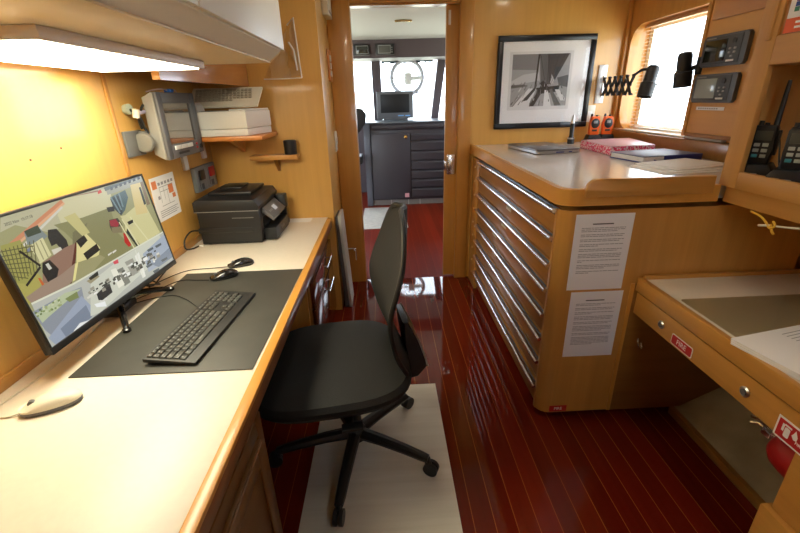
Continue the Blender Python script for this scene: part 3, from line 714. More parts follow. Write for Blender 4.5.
b = MB(); b.box(-.665, -.60, 2.425, 2.482, DZ + .004, .855, .006); part('side_tower', b, M_blk, pr)
part('card_slot', MB().box(-.6005, -.598, 2.435, 2.472, .70, .78, .001), M_blkg, pr)
single('printer_cable', 'black cable coiled on the desk behind the left side of the printer', 'cable', MB().tube(smooth_path([(-.985, 2.13, .735), (-1.008, 2.06, .755), (-1.02, 2.0, .73), (-1.015, 1.98, .69), (-1.0, 2.02, DZ + .006), (-.985, 2.06, DZ + .006)]), .004, 8), M_blk, (-1.0, 2.05, DZ))
single('cable_plug', 'small white cable plug on the desk at the near corner of the printer', 'plug', MB().box(-.985, -.963, 2.055, 2.072, DZ + .0003, DZ + .010, .003), M_white, (-.974, 2.06, DZ))
single('paper_sheet', 'white sheet lying on the desk right of the printer against the end wall', 'paper', MB().box(-.615, -.475, 2.47, 2.562, DZ + .0004, DZ + .0012), M_paper, (-.55, 2.51, DZ))

# ------------------------------------------------------------------ overhead cabinet, light, block
CE = 1.745
oc = thing('overhead_cabinet', 'ivory overhead cabinet above the desk with a tan underside', 'cabinet', (-.7, .6, 1.5))
b = MB(); b.prism([(XL + .001, 1.499), (-.42, 1.499), (-.375, 1.533), (-.375, ZC - .002), (XL + .001, ZC - .002)], 'y', YR + .01, CE)
part('carcass', b, M_ivory, oc)
part('bottom_panel', MB().box(XL + .001, -.418, YR + .01, CE, 1.494, 1.4985, .001), M_under, oc)
for a, c in ((.98, CE - .003), (.20, .972), (-.6, .192)):
    part('door', MB().box(-.3745, -.360, a, c, 1.536, ZC - .01, .002), M_ivory, oc)
part('edge_strip', MB().prism([(-.42, 1.494), (-.374, 1.531), (-.36, 1.531), (-.36, 1.536), (-.376, 1.536), (-.424, 1.499)], 'y', CE - .002, CE + .003), M_under, oc)
lp = thing('panel_or_fill_light', 'white slim light panel glowing under the overhead cabinet', 'light', (-.77, 1.2, 1.48))
M_glow = mat('light_diffuser', (.9, .9, .85), .5, emit=(1.0, .94, .70), estr=14.5)
b = MB(); b.box(-.955, -.61, .86, 1.60, 1.470, 1.4935, .003); part('housing', b, mat('light_housing', (.82, .78, .76), .45), lp)
part('diffuser', MB().box(-.945, -.622, .87, 1.575, 1.4665, 1.4705, .001), M_glow, lp)
b = MB(); b.prism([(-.862, 1.735), (-.835, 1.735), (-.752, YB - .001), (-.782, YB - .001)], 'z', 1.447, 1.60); bl = thing('wall_shelf_box', 'brown varnished valance box above the keyboard and radar screen in the desk corner', 'shelf', (-.9, 2.1, 1.45))
part('front_board', b, wood('varnish_brown', (.42, .17, .04), 'y', var=.25, rough=.2, coat=.5), bl)
part('end_edge', MB().box(-.863, -.834, 1.732, 1.7355, 1.448, 1.60), M_trim, bl)
part('top_board', MB().prism([(XL + .001, 1.75), (-.858, 1.75), (-.785, YB - .001), (XL + .001, YB - .001)], 'z', 1.575, 1.598), M_dark, bl)

# ------------------------------------------------------------------ left wall items
p = thing('notice', 'white sheet with orange marked diagram pinned to the wall behind the monitor', 'paper', (XL, 1.95, .96))
part('sheet', MB().box(XL + .0003, XL + .0012, 1.84, 2.06, .862, 1.06), M_paper, p)
def wl(mb, y0, y1, z0, z1, mi=0, d=.0016): return mb.poly([(XL + d, y0, z0), (XL + d, y1, z0), (XL + d, y1, z1), (XL + d, y0, z1)], mi)
b = MB()
for y0, y1, z0, z1 in ((1.85, 1.89, 1.01, 1.045), (1.985, 2.03, .97, 1.01), (2.01, 2.04, .945, .966)): wl(b, y0, y1, z0, z1, 0)
for k in range(5): wl(b, 1.90 + k * .03, 1.92 + k * .03, 1.02, 1.033, 1)
for y0, y1, z0, z1 in ((1.905, 2.03, 1.010, 1.0125), (1.905, 1.9075, .94, 1.01), (1.94, 1.9425, .95, 1.01), (1.905, 1.985, .99, .9925), (1.97, 1.9725, .925, .99), (1.90, 2.02, .925, .9275), (1.88, 1.9, .96, .975)): wl(b, y0, y1, z0, z1, 1, .0015)
for k in range(4): wl(b, 1.87, 2.04 - .02 * (k % 2), .905 - k * .009, .908 - k * .009, 1)
part('drawing', b, [mat('orange_ink', (.75, .24, .09), .7), M_inkl], p)
for k, (y0, y1, zt, zb) in enumerate(((2.17, 2.215, 1.20, 1.045), (2.415, 2.46, 1.20, 1.075))):
    b = MB(); b.box(XL + .0003, XL + .016, y0, y1, zb, zt, .003)
    single('cable_cover', ('white vertical cable cover between the radar screen and the switch panel' if k == 0 else 'white vertical cable cover above the red switch, under the shelf'), 'cable cover', b, M_white, (XL, y0, zb))
sw = thing('double_switch_box', 'grey double switch box with one red rocker on the wall above the printer', 'switch', (XL, 2.4, .98))
for k, (y0, y1) in enumerate(((2.245, 2.375), (2.38, 2.515))):
    m = part('module', MB().box(XL + .0003, XL + .025, y0, y1, .915, 1.045, .004), mat('switch_grey', (.20, .22, .23), .45), sw)
    part('rocker', MB().box(XL + .0255, XL + .036, y0 + .035, y1 - .035, .975, 1.028, .003), (M_red if k else M_blk), m, 'red rocker' if k else None)
    part('marking', MB().box(XL + .0245, XL + .0265, y0 + .05, y1 - .05, .925, .955).box(XL + .0245, XL + .0265, y0 + .028, y0 + .034, .93, 1.02), M_ink, m)
# radar display on a wall bracket
rd = thing('radar_display', 'grey marine display with a reflective screen on a wall bracket above the notice', 'display', (XL, 2.0, 1.15))
b = MB(); b.prism([(-.995, 1.16), (-.955, 1.135), (-.945, 1.135), (-.945, 1.41), (-.955, 1.41), (-.995, 1.39)], 'y', 1.865, 2.225, 0, .008); part('housing', b, M_lgrey, rd)
fr = MB(); X0, X1 = -.9449, -.93
fr.box(X0, X1, 1.865, 1.905, 1.135, 1.41, .004); fr.box(X0, X1, 2.175, 2.225, 1.135, 1.41, .004); fr.box(X0, X1, 1.905, 2.175, 1.365, 1.41, .004); fr.box(X0, X1, 1.905, 2.175, 1.135, 1.195, .004)
fo = part('bezel', fr, M_dgrey, rd)
part('screen', MB().box(-.9445, -.94, 1.903, 2.177, 1.193, 1.367), M_mirror, rd, 'grey reflective screen')
for k in range(3): part('button', MB().box(X1, X1 + .004, 1.925 + k * .062, 1.98 + k * .062, 1.172, 1.190, .001), M_white, fo)
part('card_slot', MB().box(X1 - .001, X1 + .001, 1.955, 2.06, 1.150, 1.160), M_blk, fo)
part('red_button', MB().box(X1, X1 + .003, 2.145, 2.16, 1.175, 1.185, .001).box(X1, X1 + .003, 2.145, 2.16, 1.158, 1.168, .001), M_red, fo)
part('dial', MB().cyl((X1, 2.195, 1.165), (X1 + .006, 2.195, 1.165), .012, n=16), M_blk, fo)
b = MB(); b.box(XL + .0003, XL + .012, 1.735, 1.86, 1.165, 1.265, .003); b.box(XL + .01, -.99, 1.835, 1.86, 1.18, 1.26, .004); part('bracket', b, mat('bracket_grey', (.15, .145, .135), .5), rd)
b = MB(); b.lathe([(.034, 0), (.040, .003), (.040, .018), (.036, .024), (.028, .026)], (-1.0, 1.834, 1.215), (0, -1, 0), 32); part('knob', b, mat('knob_grey', (.20, .19, .165), .5), rd)
b = MB(); b.lathe([(.018, 0), (.02, .01), (.02, .024)], (XL, 1.80, 1.345), (1, -.2, .1), 20); part('cable_gland', b, mat('gland_green', (.40, .45, .35), .5), rd)
b = MB(); b.tube(smooth_path([(XL + .02, 1.80, 1.345), (-.985, 1.79, 1.33), (-.985, 1.815, 1.30), (-.995, 1.84, 1.275), (-.99, 1.85, 1.25)]), .006, 8).tube(smooth_path([(-.99, 1.86, 1.36), (-.985, 1.83, 1.345), (-.99, 1.805, 1.31), (-.995, 1.82, 1.27)]), .005, 8); part('cable', b, M_blk, rd)
part('connector', MB().cyl((-.985, 1.79, 1.33), (-.985, 1.85, 1.335), .007, n=12), mat('lilac_plug', (.60, .50, .62), .5), rd)
part('plug', MB().cyl((-.987, 1.785, 1.315), (-.98, 1.782, 1.345), .013, n=16), M_cream, rd)
b = MB(); b.box(-.97, -.94, 2.02, 2.055, 1.411, 1.425, .004); part('clip', b, mat('blue_clip', (.01, .13, .50), .5), rd)
part('lead', MB().tube(smooth_path([(-.985, 1.9, 1.412), (-.96, 1.97, 1.424), (-.955, 2.02, 1.420)]), .0025, 6).tube(smooth_path([(-.955, 2.055, 1.420), (-.955, 2.09, 1.424), (-.97, 2.14, 1.413)]), .0025, 6), mat('pink_lead', (.6, .42, .42), .5), rd)

# shelf, fax machine, pale keyboard
sh = thing('wall_shelf', 'orange-brown wooden corner shelf carrying the white fax machine', 'shelf', (-.84, 2.4, 1.18))
part('board', MB().box(XL + .001, -.63, 2.235, YB - .001, 1.178, 1.20, .003), M_orange, sh)
part('bracket', MB().prism([(YB - .001, 1.178), (2.34, 1.178), (YB - .001, 1.09)], 'x', -.85, -.83), M_wz, sh)
fx = thing('fax_machine', 'white fax machine on the orange-brown corner shelf', 'fax machine', (-.82, 2.38, 1.2))
b = MB(); b.prism([(-.965, 2.25), (-.70, 2.25), (-.645, 2.51), (-.98, 2.51)], 'z', 1.2015, 1.236, 0, .004); part('base', b, M_white, fx)
b = MB(); b.prism([(-.968, 2.247), (-.698, 2.247), (-.643, 2.513), (-.983, 2.513)], 'z', 1.2375, 1.322, 0, .005); part('body', b, M_white, fx)
part('cover', MB().prism([(-.78, 2.252), (-.70, 2.252), (-.646, 2.505), (-.76, 2.505)], 'z', 1.3225, 1.332, 0, .003), M_white, fx)
part('paper_well', MB().box(-.955, -.785, 2.30, 2.48, 1.3222, 1.325, .001), M_mgrey, fx)
part('side_arm', MB().prism([(-.955, 1.322), (-.94, 1.322), (-.945, 1.35), (-.96, 1.365)], 'y', 2.27, 2.36, 0, .002), M_white, fx)
wk = thing('keyboard', 'old ivory keyboard leaning on top of the white fax machine in the corner', 'keyboard', (-.845, 2.35, 1.336), (math.radians(33), 0, math.radians(-3)))
def kb_rows2():
    r = []; uu = .0205
    for k in range(5):
        r.append((.132 - k * .0205, .0198, [(-.17 + uu * (j + .5) + .004 * k, uu) for j in range(15 - (k == 4) * 5)]))
    return r
keyboard(wk, M_cream, mat('aged_key', (.42, .40, .31), .5), .38, .155, kb_rows2(), False)
# little bracket shelf with black cup on the end wall
bs = thing('bracket_shelf', 'small honey-coloured wooden ledge on the end wall above the printer', 'shelf', (-.64, YB, 1.06))
part('board', MB().box(-.785, -.512, 2.475, YB - .001, 1.046, 1.073, .003), M_wx, bs)
part('bracket', MB().prism([(YB - .001, 1.046), (2.50, 1.046), (2.52, 1.02), (2.555, .985), (YB - .001, .97)], 'x', -.655, -.635, 0, .002), M_dark, bs)
b = MB(); b.lathe([(.036, 0), (.037, .004), (.037, .075), (.034, .078), (.033, .07), (.001, .07)], (-.553, 2.52, 1.0735), (0, 0, 1), 28)
single('black_cup', 'black cylindrical holder standing on the small wooden ledge above the printer', 'holder', b, M_blk, (-.553, 2.52, 1.0735))
# plastic sleeve
def sheet(mb, corners, nu=8, nv=8, amp=.006, th=.0006):
    A, B, C_, D_ = [Vector(c) for c in corners]; g = []
    for i in range(nu + 1):
        rw = []
        for j in range(nv + 1):
            s_, t_ = i / nu, j / nv; pnt = (A * (1 - s_) + B * s_) * (1 - t_) + (D_ * (1 - s_) + C_ * s_) * t_
            rw.append(mb.bm.verts.new(pnt + Vector((0, -amp * (1 + math.sin(s_ * 7 + t_ * 4)) * .5, 0))))
        g.append(rw)
    for i in range(nu):
        for j in range(nv): mb.bm.faces.new((g[i][j], g[i + 1][j], g[i + 1][j + 1], g[i][j + 1]))
b = MB(); sheet(b, [(-.66, 2.562, 1.48), (-.448, 2.562, 1.482), (-.462, 2.562, 1.776), (-.50, 2.562, 1.74)], amp=.012)
bm_ = b.bm; bmesh.ops.solidify(bm_, geom=list(bm_.faces), thickness=.001)
ps_ = single('plastic_sleeve', 'clear plastic sleeve hanging on the end wall beside the overhead cabinet', 'plastic sleeve', b, [M_plas], (-.55, 2.56, 1.6))
hb = MB(); hb.tube([(-.50, 2.556, 1.74), (-.462, 2.556, 1.776), (-.455, 2.55, 1.63), (-.448, 2.552, 1.482)], .004, 6).tube([(-.66, 2.556, 1.48), (-.55, 2.548, 1.479), (-.448, 2.552, 1.482)], .003, 6).tube([(-.50, 2.55, 1.66), (-.475, 2.546, 1.62), (-.468, 2.55, 1.52)], .005, 6)
part('welded_edge', hb, mat('clear_hem', (.80, .77, .72), .25), ps_)
# corridor wall items
s_ = thing('light_switch', 'white light switch on the narrow wall left of the doorway', 'switch', (-.34, 3.0, 1.1))
part('plate', MB().box(-.3397, -.33, 2.945, 3.03, 1.03, 1.165, .003), M_white, s_)
part('rocker', MB().box(-.33, -.325, 2.97, 3.005, 1.075, 1.125, .002), M_cream, s_)
s_ = thing('switch_plate', 'wooden switch plate with white rockers on the narrow wall above the light switch', 'switch', (-.34, 2.98, 1.56))
part('plate', MB().box(-.3397, -.328, 2.905, 3.03, 1.475, 1.66, .003), M_orange, s_)
for k in range(3): part('rocker', MB().box(-.3278, -.322, 2.94, 2.985, 1.505 + k * .045, 1.54 + k * .045, .002), M_white, s_)
s_ = thing('wall_box', 'small cream device box high on the narrow wall left of the doorway', 'box', (-.34, 2.95, 1.88))
part('case', MB().box(-.3397, -.30, 2.84, 3.02, 1.835, 1.95, .005), M_cream, s_)
part('strip', MB().box(-.2998, -.298, 2.86, 3.0, 1.85, 1.862), M_mgrey, s_)
lb = thing('leaning_board', 'tall pale-faced board standing against the narrow wall beside the end of the desk', 'board', (-.29, 2.62, 0))
part('panel', MB().prism([(-.322, .004), (-.292, .004), (-.3225, .655), (-.339, .655)], 'y', 2.60, 2.80, 0, .003), M_dgrey, lb)
part('face', MB().prism([(-.2918, .004), (-.274, .004), (-.304, .665), (-.3222, .665)], 'y', 2.60, 2.80, 0, .003), mat('pale_board', (.55, .54, .46), .5), lb)
b = MB(); b.tube([(-.335, 2.83, .36), (-.24, 2.83, .36), (-.24, 2.83, .27)], .006, 8).tube([(-.245, 2.79, .36), (-.245, 2.84, .36)], .007, 8)
single('hold_hook', 'chrome hook holding the pale-faced board against the narrow wall', 'hook', b, M_chrome, (-.3, 2.83, .36))
# ------------------------------------------------------------------ chart cabinet (drawers face -x)
cc = thing('chart_cabinet', 'honey-coloured wooden chart cabinet with eight chrome-railed drawers right of the doorway', 'cabinet', (1.14, 2.2, 0))
body = [(1.60, 1.44), (1.60, 3.035), (.66, 3.035), (.66, 1.478), (.637, 1.478)] + arc(.692, 1.495, .055, 180, 270, 8)
part('carcass', MB().prism(body, 'z', .03, .957), M_wz, cc)
part('plinth', MB().box(.70, 1.60, 1.47, 3.03, 0, .03), M_blk, cc)
part('stile', MB().box(.637, .66, 2.825, 3.035, .0, .957, .002), M_wz, cc)
for k in range(9): part('stud', MB().lathe([(.009, 0), (.008, .003), (.002, .005)], (.637, 2.93, .10 + k * .1), (-1, 0, 0), 14), mat('pale_stud', (.8, .66, .42), .3), cc)
HZ = (.952, .842, .729, .62, .506, .391, .273, .145)
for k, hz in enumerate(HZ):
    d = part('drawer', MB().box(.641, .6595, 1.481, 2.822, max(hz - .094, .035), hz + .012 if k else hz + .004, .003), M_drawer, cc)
    part('shade_strip', MB().box(.6398, .6412, 1.483, 2.82, hz - .024, hz + .009), M_blk, d)  # black strip that paints in the shadow line behind the rail
    h = MB(); h.cyl((.627, 1.483, hz - .003), (.627, 2.816, hz - .003), .0088, n=16); h.box(.627, .6400, 1.49, 2.81, hz - .001, hz + .004)
    part('rail_handle', h, M_chrome, d, 'long chrome rail handle')
    yy = {1: 2.05, 2: 2.12, 3: 2.30, 4: 2.28, 6: 2.42, 5: 2.40}.get(k)
    if yy: part('label_holder', MB().box(.6385, .6412, yy, yy + .085, hz - .046, hz - .026, .001), M_cream, d)
part('panel_strip', MB().box(.950, .966, 1.4345, 1.4395, .03, .655, .001), M_trim, cc)
part('lower_panel', MB().box(.967, 1.598, 1.436, 1.4395, .03, .655, .001), M_dark, cc)
hk = MB(); hk.tube(smooth_path([(1.025, 1.436, .40), (1.02, 1.425, .39), (1.027, 1.418, .37), (1.038, 1.422, .365), (1.04, 1.434, .38)]), .0045, 8)
part('hook', hk, M_chrome, cc)
# worktop of the cabinet, its own thing
ct = thing('countertop', 'cream counter with wooden edging on top of the chart cabinet', 'countertop', (1.14, 2.2, .98))
outer = [(1.60, 1.425)] + [(.69, 1.425)][:0]
def cpoly(ins):
    return [(1.602 - ins * 0, 1.425 + ins), (1.602, 3.05), (.622 + ins, 3.05)] + arc(.692, 1.495, .07 - ins, 180, 270, 8)
part('laminate', MB().prism(cpoly(.018), 'z', .985, CT), M_clam, ct)
o_, i_ = [(.622, 3.05)] + arc(.692, 1.495, .07, 180, 270, 8) + [(1.20, 1.425)], [(.642, 3.05)] + arc(.692, 1.495, .05, 180, 270, 8) + [(1.20, 1.445)]
part('edge_trim', MB().prism(o_ + i_[::-1], 'z', .978, CT + .003), M_trim, ct)
part('edge_line', MB().prism([(.642, 3.05)] + arc(.692, 1.495, .05, 180, 270, 8) + [(.72, 1.445), (.72, 1.449)] + arc(.692, 1.495, .046, 270, 180, 8) + [(.646, 3.05)], 'z', CT, CT + .004), mat('pale_edge_line', (.72, .55, .33), .3), ct)
part('fiddle_rail', MB().prism([(1.166, 1.012), (1.166, 1.074)] + [(p[0], p[1]) for p in arc(.745, 1.034, .040, 90, 180, 8)] + [(.705, 1.012)], 'y', 1.412, 1.436, 0, .003), M_wx, ct)
# papers on the near face
def paper(label, x0, x1, z0, z1, y, lines, title, lean=0.):
    p = thing('paper_sheet', label, 'paper', ((x0 + x1) / 2, y, z0), None, 'printed sheets taped to the chart cabinet')
    part('sheet', MB().box(x0, x1, y - .001, y - .0002, z0, z1), M_paper, p)
    b = MB(); random.seed(int(z0 * 1000))
    def ln(a, c, zt, th, mi):
        zt2 = zt - th; b.poly([(a, y - .0013, zt2), (c, y - .0013, zt2), (c, y - .0013, zt), (a, y - .0013, zt)], mi)
    wd = x1 - x0
    ln(x0 + wd * .30, x0 + wd * .66, z1 - .036, .0045, 0)
    z = z1 - .052; k = 0
    for grp, frac in lines:
        for q in range(grp):
            x = x0 + wd * .12; end = x0 + wd * (.88 if q < grp - 1 else .88 - .12 + frac * .2 - .1 * random.random())
            end = x0 + wd * frac if q == grp - 1 else end
            while x < end:
                l_ = min(.008 + random.random() * .016, end - x)
                ln(x, x + l_, z, .0026, 1); x += l_ + .002
            z -= .0066
        z -= .0062
    part('printed_text', b, [M_ink, M_inkl], p)
    return p
PY = 1.44
paper('upper of two printed white sheets taped to the near end of the chart cabinet', .694, .914, .636, .943, PY, ((3, .75), (2, .85), (2, .8), (2, .45), (2, .8), (3, .86), (2, .2), (3, .62), (2, .35)), None)
paper('lower of two printed white sheets taped to the near end of the chart cabinet', .716, .926, .324, .626, PY, ((2, .6), (2, .84), (2, .45), (3, .85), (2, .8), (4, .7), (2, .85), (6, .55)), None)
fl = thing('fire_label', 'small red FIRE label low on the near corner of the chart cabinet', 'sign', (.735, PY, .03))
part('plate', MB().box(.690, .768, PY - .002, PY - .0002, .034, .066, .0005), M_red, fl)
RX = Matrix.Rotation(PI / 2, 4, 'X')
b = MB(); b.text('FIRE', .020, Matrix.Translation((.729, PY - .0024, .050)) @ RX); part('lettering', b, M_paper, fl)

# ------------------------------------------------------------------ things on the counter
lt = thing('laptop', 'closed silver-grey laptop on the far left of the counter below the framed picture', 'laptop', (.985, 2.63, CT), math.radians(8))
b = MB(); b.prism(rrect(-.135, .135, -.21, .21, .02), 'z', .004, .017, 0, .002); part('base', b, mat('laptop_silver', (.42, .42, .43), .35, metal=.4), lt)
b = MB(); b.prism(rrect(-.136, .136, -.211, .211, .02), 'z', .0185, .027, 0, .003); lid = part('lid', b, mat('laptop_lid', (.17, .17, .18), .3, metal=.5), lt)
part('emblem', MB().cyl((.02, 0, .0270), (.02, 0, .0274), .020, n=24), M_steel, lid)
for xx in (-.11, .11):
    for yy in (-.18, .18): part('foot', MB().cyl((xx, yy, 0), (xx, yy, .0045), .01, n=12), M_blk, lt)
part('port', MB().box(-.02, .03, -.2106, -.2095, .007, .013).box(.06, .08, -.2106, -.2095, .007, .013), M_blue, lt)
tc_ = thing('torch', 'black torch with silver band standing upright on the counter beside the laptop', 'torch', (1.302, 2.94, CT))
b = MB(); b.lathe([(.021, 0), (.023, .003), (.023, .03), (.017, .045), (.0145, .055), (.0145, .13), (.012, .135)], (1.302, 2.94, CT + .0003), (0, 0, 1), 24); part('barrel', b, M_blk, tc_)
part('band', MB().lathe([(.0235, 0), (.0235, .009)], (1.302, 2.94, CT + .032), (0, 0, 1), 24), M_steel, tc_)
part('tail_cap', MB().lathe([(.0125, 0), (.0125, .018), (.009, .045), (.005, .055)], (1.302, 2.94, CT + .135), (0, 0, 1), 20), M_steel, tc_)
# walkie talkies in chargers
def walkie(x, label):
    r = thing('walkie_talkie', label, 'radio', (x, 2.965, CT), math.radians(-8), 'orange walkie-talkies on the counter')
    b = MB(); b.prism([(-.028, .040), (.028, .040), (.030, .11), (.024, .158), (-.024, .158), (-.030, .11)], 'y', -.018, .016, 0, .005); part('body', b, M_orangep, r)
    b = MB(); b.prism(arc(0, .118, .024, 0, 360, 20, .030)[:-1], 'y', -.022, -.017, 0, .001); part('speaker_face', b, M_blk, r)
    part('screen', MB().box(-.011, .011, -.0235, -.0215, .118, .134, .001), M_mgrey, r)
    part('antenna', MB().lathe([(.007, 0), (.0065, .014), (.004, .018)], (-.018, .005, .156), (0, 0, 1), 12), M_blk, r)
    for k in range(2): part('knob', MB().cyl((.010, .003 + k * .001, .156), (.010, .003, .166), .007, n=12) if k == 0 else MB().box(-.015, .015, -.0195, -.0175, .070, .082, .001), M_blk, r)
    b = MB(); b.prism([(-.045, .0003), (.045, .0003), (.042, .02), (.034, .05), (-.034, .05), (-.042, .02)], 'y', -.035, .03, 0, .004); part('charger', b, M_blk, r)
    part('charger_label', MB().box(-.016, .016, -.0362, -.0345, .012, .022), M_white, r)
    r.scale = (1.12, 1.12, 1.1)
    return r
walkie(1.466, 'orange walkie-talkie in a black charger, left of the pair below the scissor lamp')
walkie(1.558, 'orange walkie-talkie in a black charger, right of the pair below the scissor lamp')
s_ = thing('wall_socket', 'cream wall socket plate behind the orange walkie-talkies', 'socket', (1.47, YF, 1.22))
part('plate', MB().box(1.43, 1.50, YF - .008, YF - .0003, 1.17, 1.28, .003), M_cream, s_)
part('outlet', MB().box(1.45, 1.48, YF - .010, YF - .0078, 1.21, 1.24, .002), M_white, s_)
# patterned pink box file, blue notebook, envelope and sheets
pk = thing('box_file', 'pink box file with a white lace pattern on the counter below the window', 'box file', (1.44, 2.56, CT))
q = [(1.255, 2.68), (1.238, 2.275), (1.50, 2.30), (1.59, 2.72)]
m = mat('pink_pattern', (.78, .10, .20), .5); nt = m.node_tree
tcn = nt.nodes.new('ShaderNodeTexCoord'); vo = nt.nodes.new('ShaderNodeTexVoronoi'); vo.inputs['Scale'].default_value = 95; rp = nt.nodes.new('ShaderNodeValToRGB'); rp.color_ramp.interpolation = 'CONSTANT'
rp.color_ramp.elements[0].color = (*rgb(238, 215, 222), 1); rp.color_ramp.elements[1].color = (*rgb(226, 70, 120), 1); rp.color_ramp.elements[1].position = .46
nt.links.new(tcn.outputs['Object'], vo.inputs['Vector']); nt.links.new(vo.outputs['Distance'], rp.inputs['Fac']); nt.links.new(rp.outputs['Color'], nt.nodes['Principled BSDF'].inputs['Base Color'])
part('case', MB().prism(q, 'z', CT + .0005, CT + .046, 0, .003), m, pk)
part('lid', MB().prism([(a * .995 + .006, c_ * .998 + .006) for a, c_ in q], 'z', CT + .0462, CT + .049, 0, .001), mat('pink_lid', (.62, .36, .43), .35), pk)
nb = thing('notebook', 'slate-blue hardback notebook on the counter in front of the pink box file', 'notebook', (1.42, 2.25, CT))
ROT = Matrix.Translation((1.385, 2.12, 0)) @ Matrix.Rotation(math.radians(9), 4, 'Z')
b = MB(); b.box(-.165, .165, -.12, .12, CT + .0005, CT + .0045, .001); part('back_cover', b.xf(ROT), M_blue, nb)
b = MB(); b.box(-.160, .158, -.116, .116, CT + .0047, CT + .027, .001); part('pages', b.xf(ROT), M_paper, nb)
b = MB(); b.box(-.165, .165, -.12, .12, CT + .0272, CT + .0315, .001); part('front_cover', b.xf(ROT), M_skyb, nb)
b = MB(); b.box(-.05, .166, -.1225, -.1195, CT + .0005, CT + .0315, .001); part('spine', b.xf(ROT), M_blue, nb)
b = MB(); b.tube(smooth_path([(-.10, -.118, CT + .012), (-.105, -.14, CT + .010), (-.12, -.16, CT + .003), (-.15, -.165, CT + .0025)]), .003, 6); part('ribbon', b.xf(ROT), M_blue, nb)
ev = thing('paper_stack', 'stack of white papers and envelopes on the counter beside the blue notebook', 'papers', (1.33, 1.85, CT))
for k, (dx, dy, rz, w_, h_, z0) in enumerate(((1.30, 1.80, 6, .33, .24, .0005), (1.32, 1.82, 10, .32, .23, .0025), (1.345, 1.85, 14, .30, .22, .0065), (1.36, 1.87, 18, .30, .20, .0125))):
    b = MB(); b.box(-w_ / 2, w_ / 2, -h_ / 2, h_ / 2, CT + z0, CT + z0 + (.0015, .0035, .0055, .002)[k], .0005); part('sheet', b.xf(Matrix.Translation((dx, dy, 0)) @ Matrix.Rotation(math.radians(rz), 4, 'Z')), M_paper, ev)
single('paper_sheet', 'single white sheet lying flat at the right end of the counter by the radio cabinet', 'paper', MB().box(-.16, .16, -.11, .11, 0, .0008).xf(Matrix.Rotation(math.radians(4), 4, 'Z')), M_paper, (1.40, 1.57, CT + .0006))

# ------------------------------------------------------------------ framed picture
pf = thing('framed_picture', 'black framed black-and-white sailing photograph on the bulkhead above the laptop', 'picture', (1.1, YF, 1.43))
PX0, PX1, PZ0, PZ1 = .780, 1.440, 1.140, 1.724
b = MB(); fw = .036; y0, y1 = YF - .026, YF - .0005
for a in ((PX0, PX1, PZ1 - fw, PZ1), (PX0, PX1, PZ0, PZ0 + fw), (PX0, PX0 + fw, PZ0 + fw, PZ1 - fw), (PX1 - fw, PX1, PZ0 + fw, PZ1 - fw)): b.box(a[0], a[1], y0, y1, a[2], a[3], .004)
part('frame', b, mat('frame_black', (.006, .006, .007), .3), pf)
part('mount', MB().box(PX0 + fw, PX1 - fw, YF - .012, YF - .010, PZ0 + fw, PZ1 - fw), mat('picture_mount', (.90, .90, .90), .6), pf)
gm = [mat('photo_grey_%d' % v, lin((v / 255,) * 3), .6) for v in (225, 196, 165, 130, 98, 66, 40)]
b = MB(); IX0, IX1, IZ0, IZ1 = .885, 1.278, 1.285, 1.612; n_ = [0]
def ph(mi, pts):
    n_[0] += 1; yy = YF - .0123 - n_[0] * .00002
    b.poly([(IX0 + (IX1 - IX0) * a, yy, IZ0 + (IZ1 - IZ0) * c_) for a, c_ in pts], mi)
ph(0, [(-.05, -.07), (1.05, -.07), (1.05, 1.05), (-.05, 1.05)]); ph(2, [(0, 0), (1, 0), (1, 1), (0, 1)]); ph(3, [(0, .72), (.45, .70), (.45, 1), (0, 1)]); ph(1, [(0, .42), (.5, .5), (.47, .66), (.2, .62), (0, .5)]); ph(4, [(0, .36), (.3, .40), (.22, .43), (0, .42)])
ph(5, [(.46, 1), (.98, 1), (.74, .45), (.62, .42)]); ph(4, [(.46, 1), (.60, 1), (.66, .45), (.52, .40)]); ph(6, [(.44, 1), (.47, 1), (.44, .3), (.41, .3)]); ph(1, [(.70, .62), (.76, .50), (.72, .42), (.68, .46)])
ph(4, [(.8, .55), (1, .6), (1, .36), (.84, .40)]); ph(0, [(.05, 0), (.34, 0), (.45, .34), (.32, .36)]); ph(5, [(.34, 0), (.42, 0), (.60, .36), (.52, .40)]); ph(6, [(.44, .36), (.86, .40), (.84, .28), (.5, .24)]); ph(0, [(.60, 0), (.74, 0), (.66, .30), (.60, .32)]); ph(4, [(.80, 0), (.92, 0), (.72, .34), (.68, .32)]); ph(0, [(.9, .1), (1, .1), (.86, .32), (.78, .32)]); ph(6, [(.5, .45), (.56, .5), (.66, .38), (.58, .34)]); ph(5, [(.2, .1), (.3, .12), (.46, .36), (.42, .38)])
random.seed(11)
for k in range(46):
    a0, c0 = random.random(), random.random() * .46; g_ = random.choice((0, 1, 3, 4, 5, 6)); l_ = .03 + random.random() * .10; sl_ = (a0 - .6) * -1.2; w_ = .006 + random.random() * .014
    a1 = min(max(a0 + sl_ * l_, 0), 1); c1 = min(c0 + l_, .5)
    ph(g_, [(a0, c0), (min(a0 + w_, 1), c0), (min(a1 + w_ * .6, 1), c1), (a1, c1)])
for a0, a1 in ((.47, .60), (.62, .63), (.80, .66), (.90, .68)): ph(6, [(a0, 1), (a0 + .008, 1), (a1 + .006, .40), (a1, .40)])
part('print', b, gm, pf)
part('glass', MB().box(PX0 + fw, PX1 - fw, YF - .020, YF - .018, PZ0 + fw, PZ1 - fw), glass_mat('picture_glass', (.99, .99, .99), .04), pf)

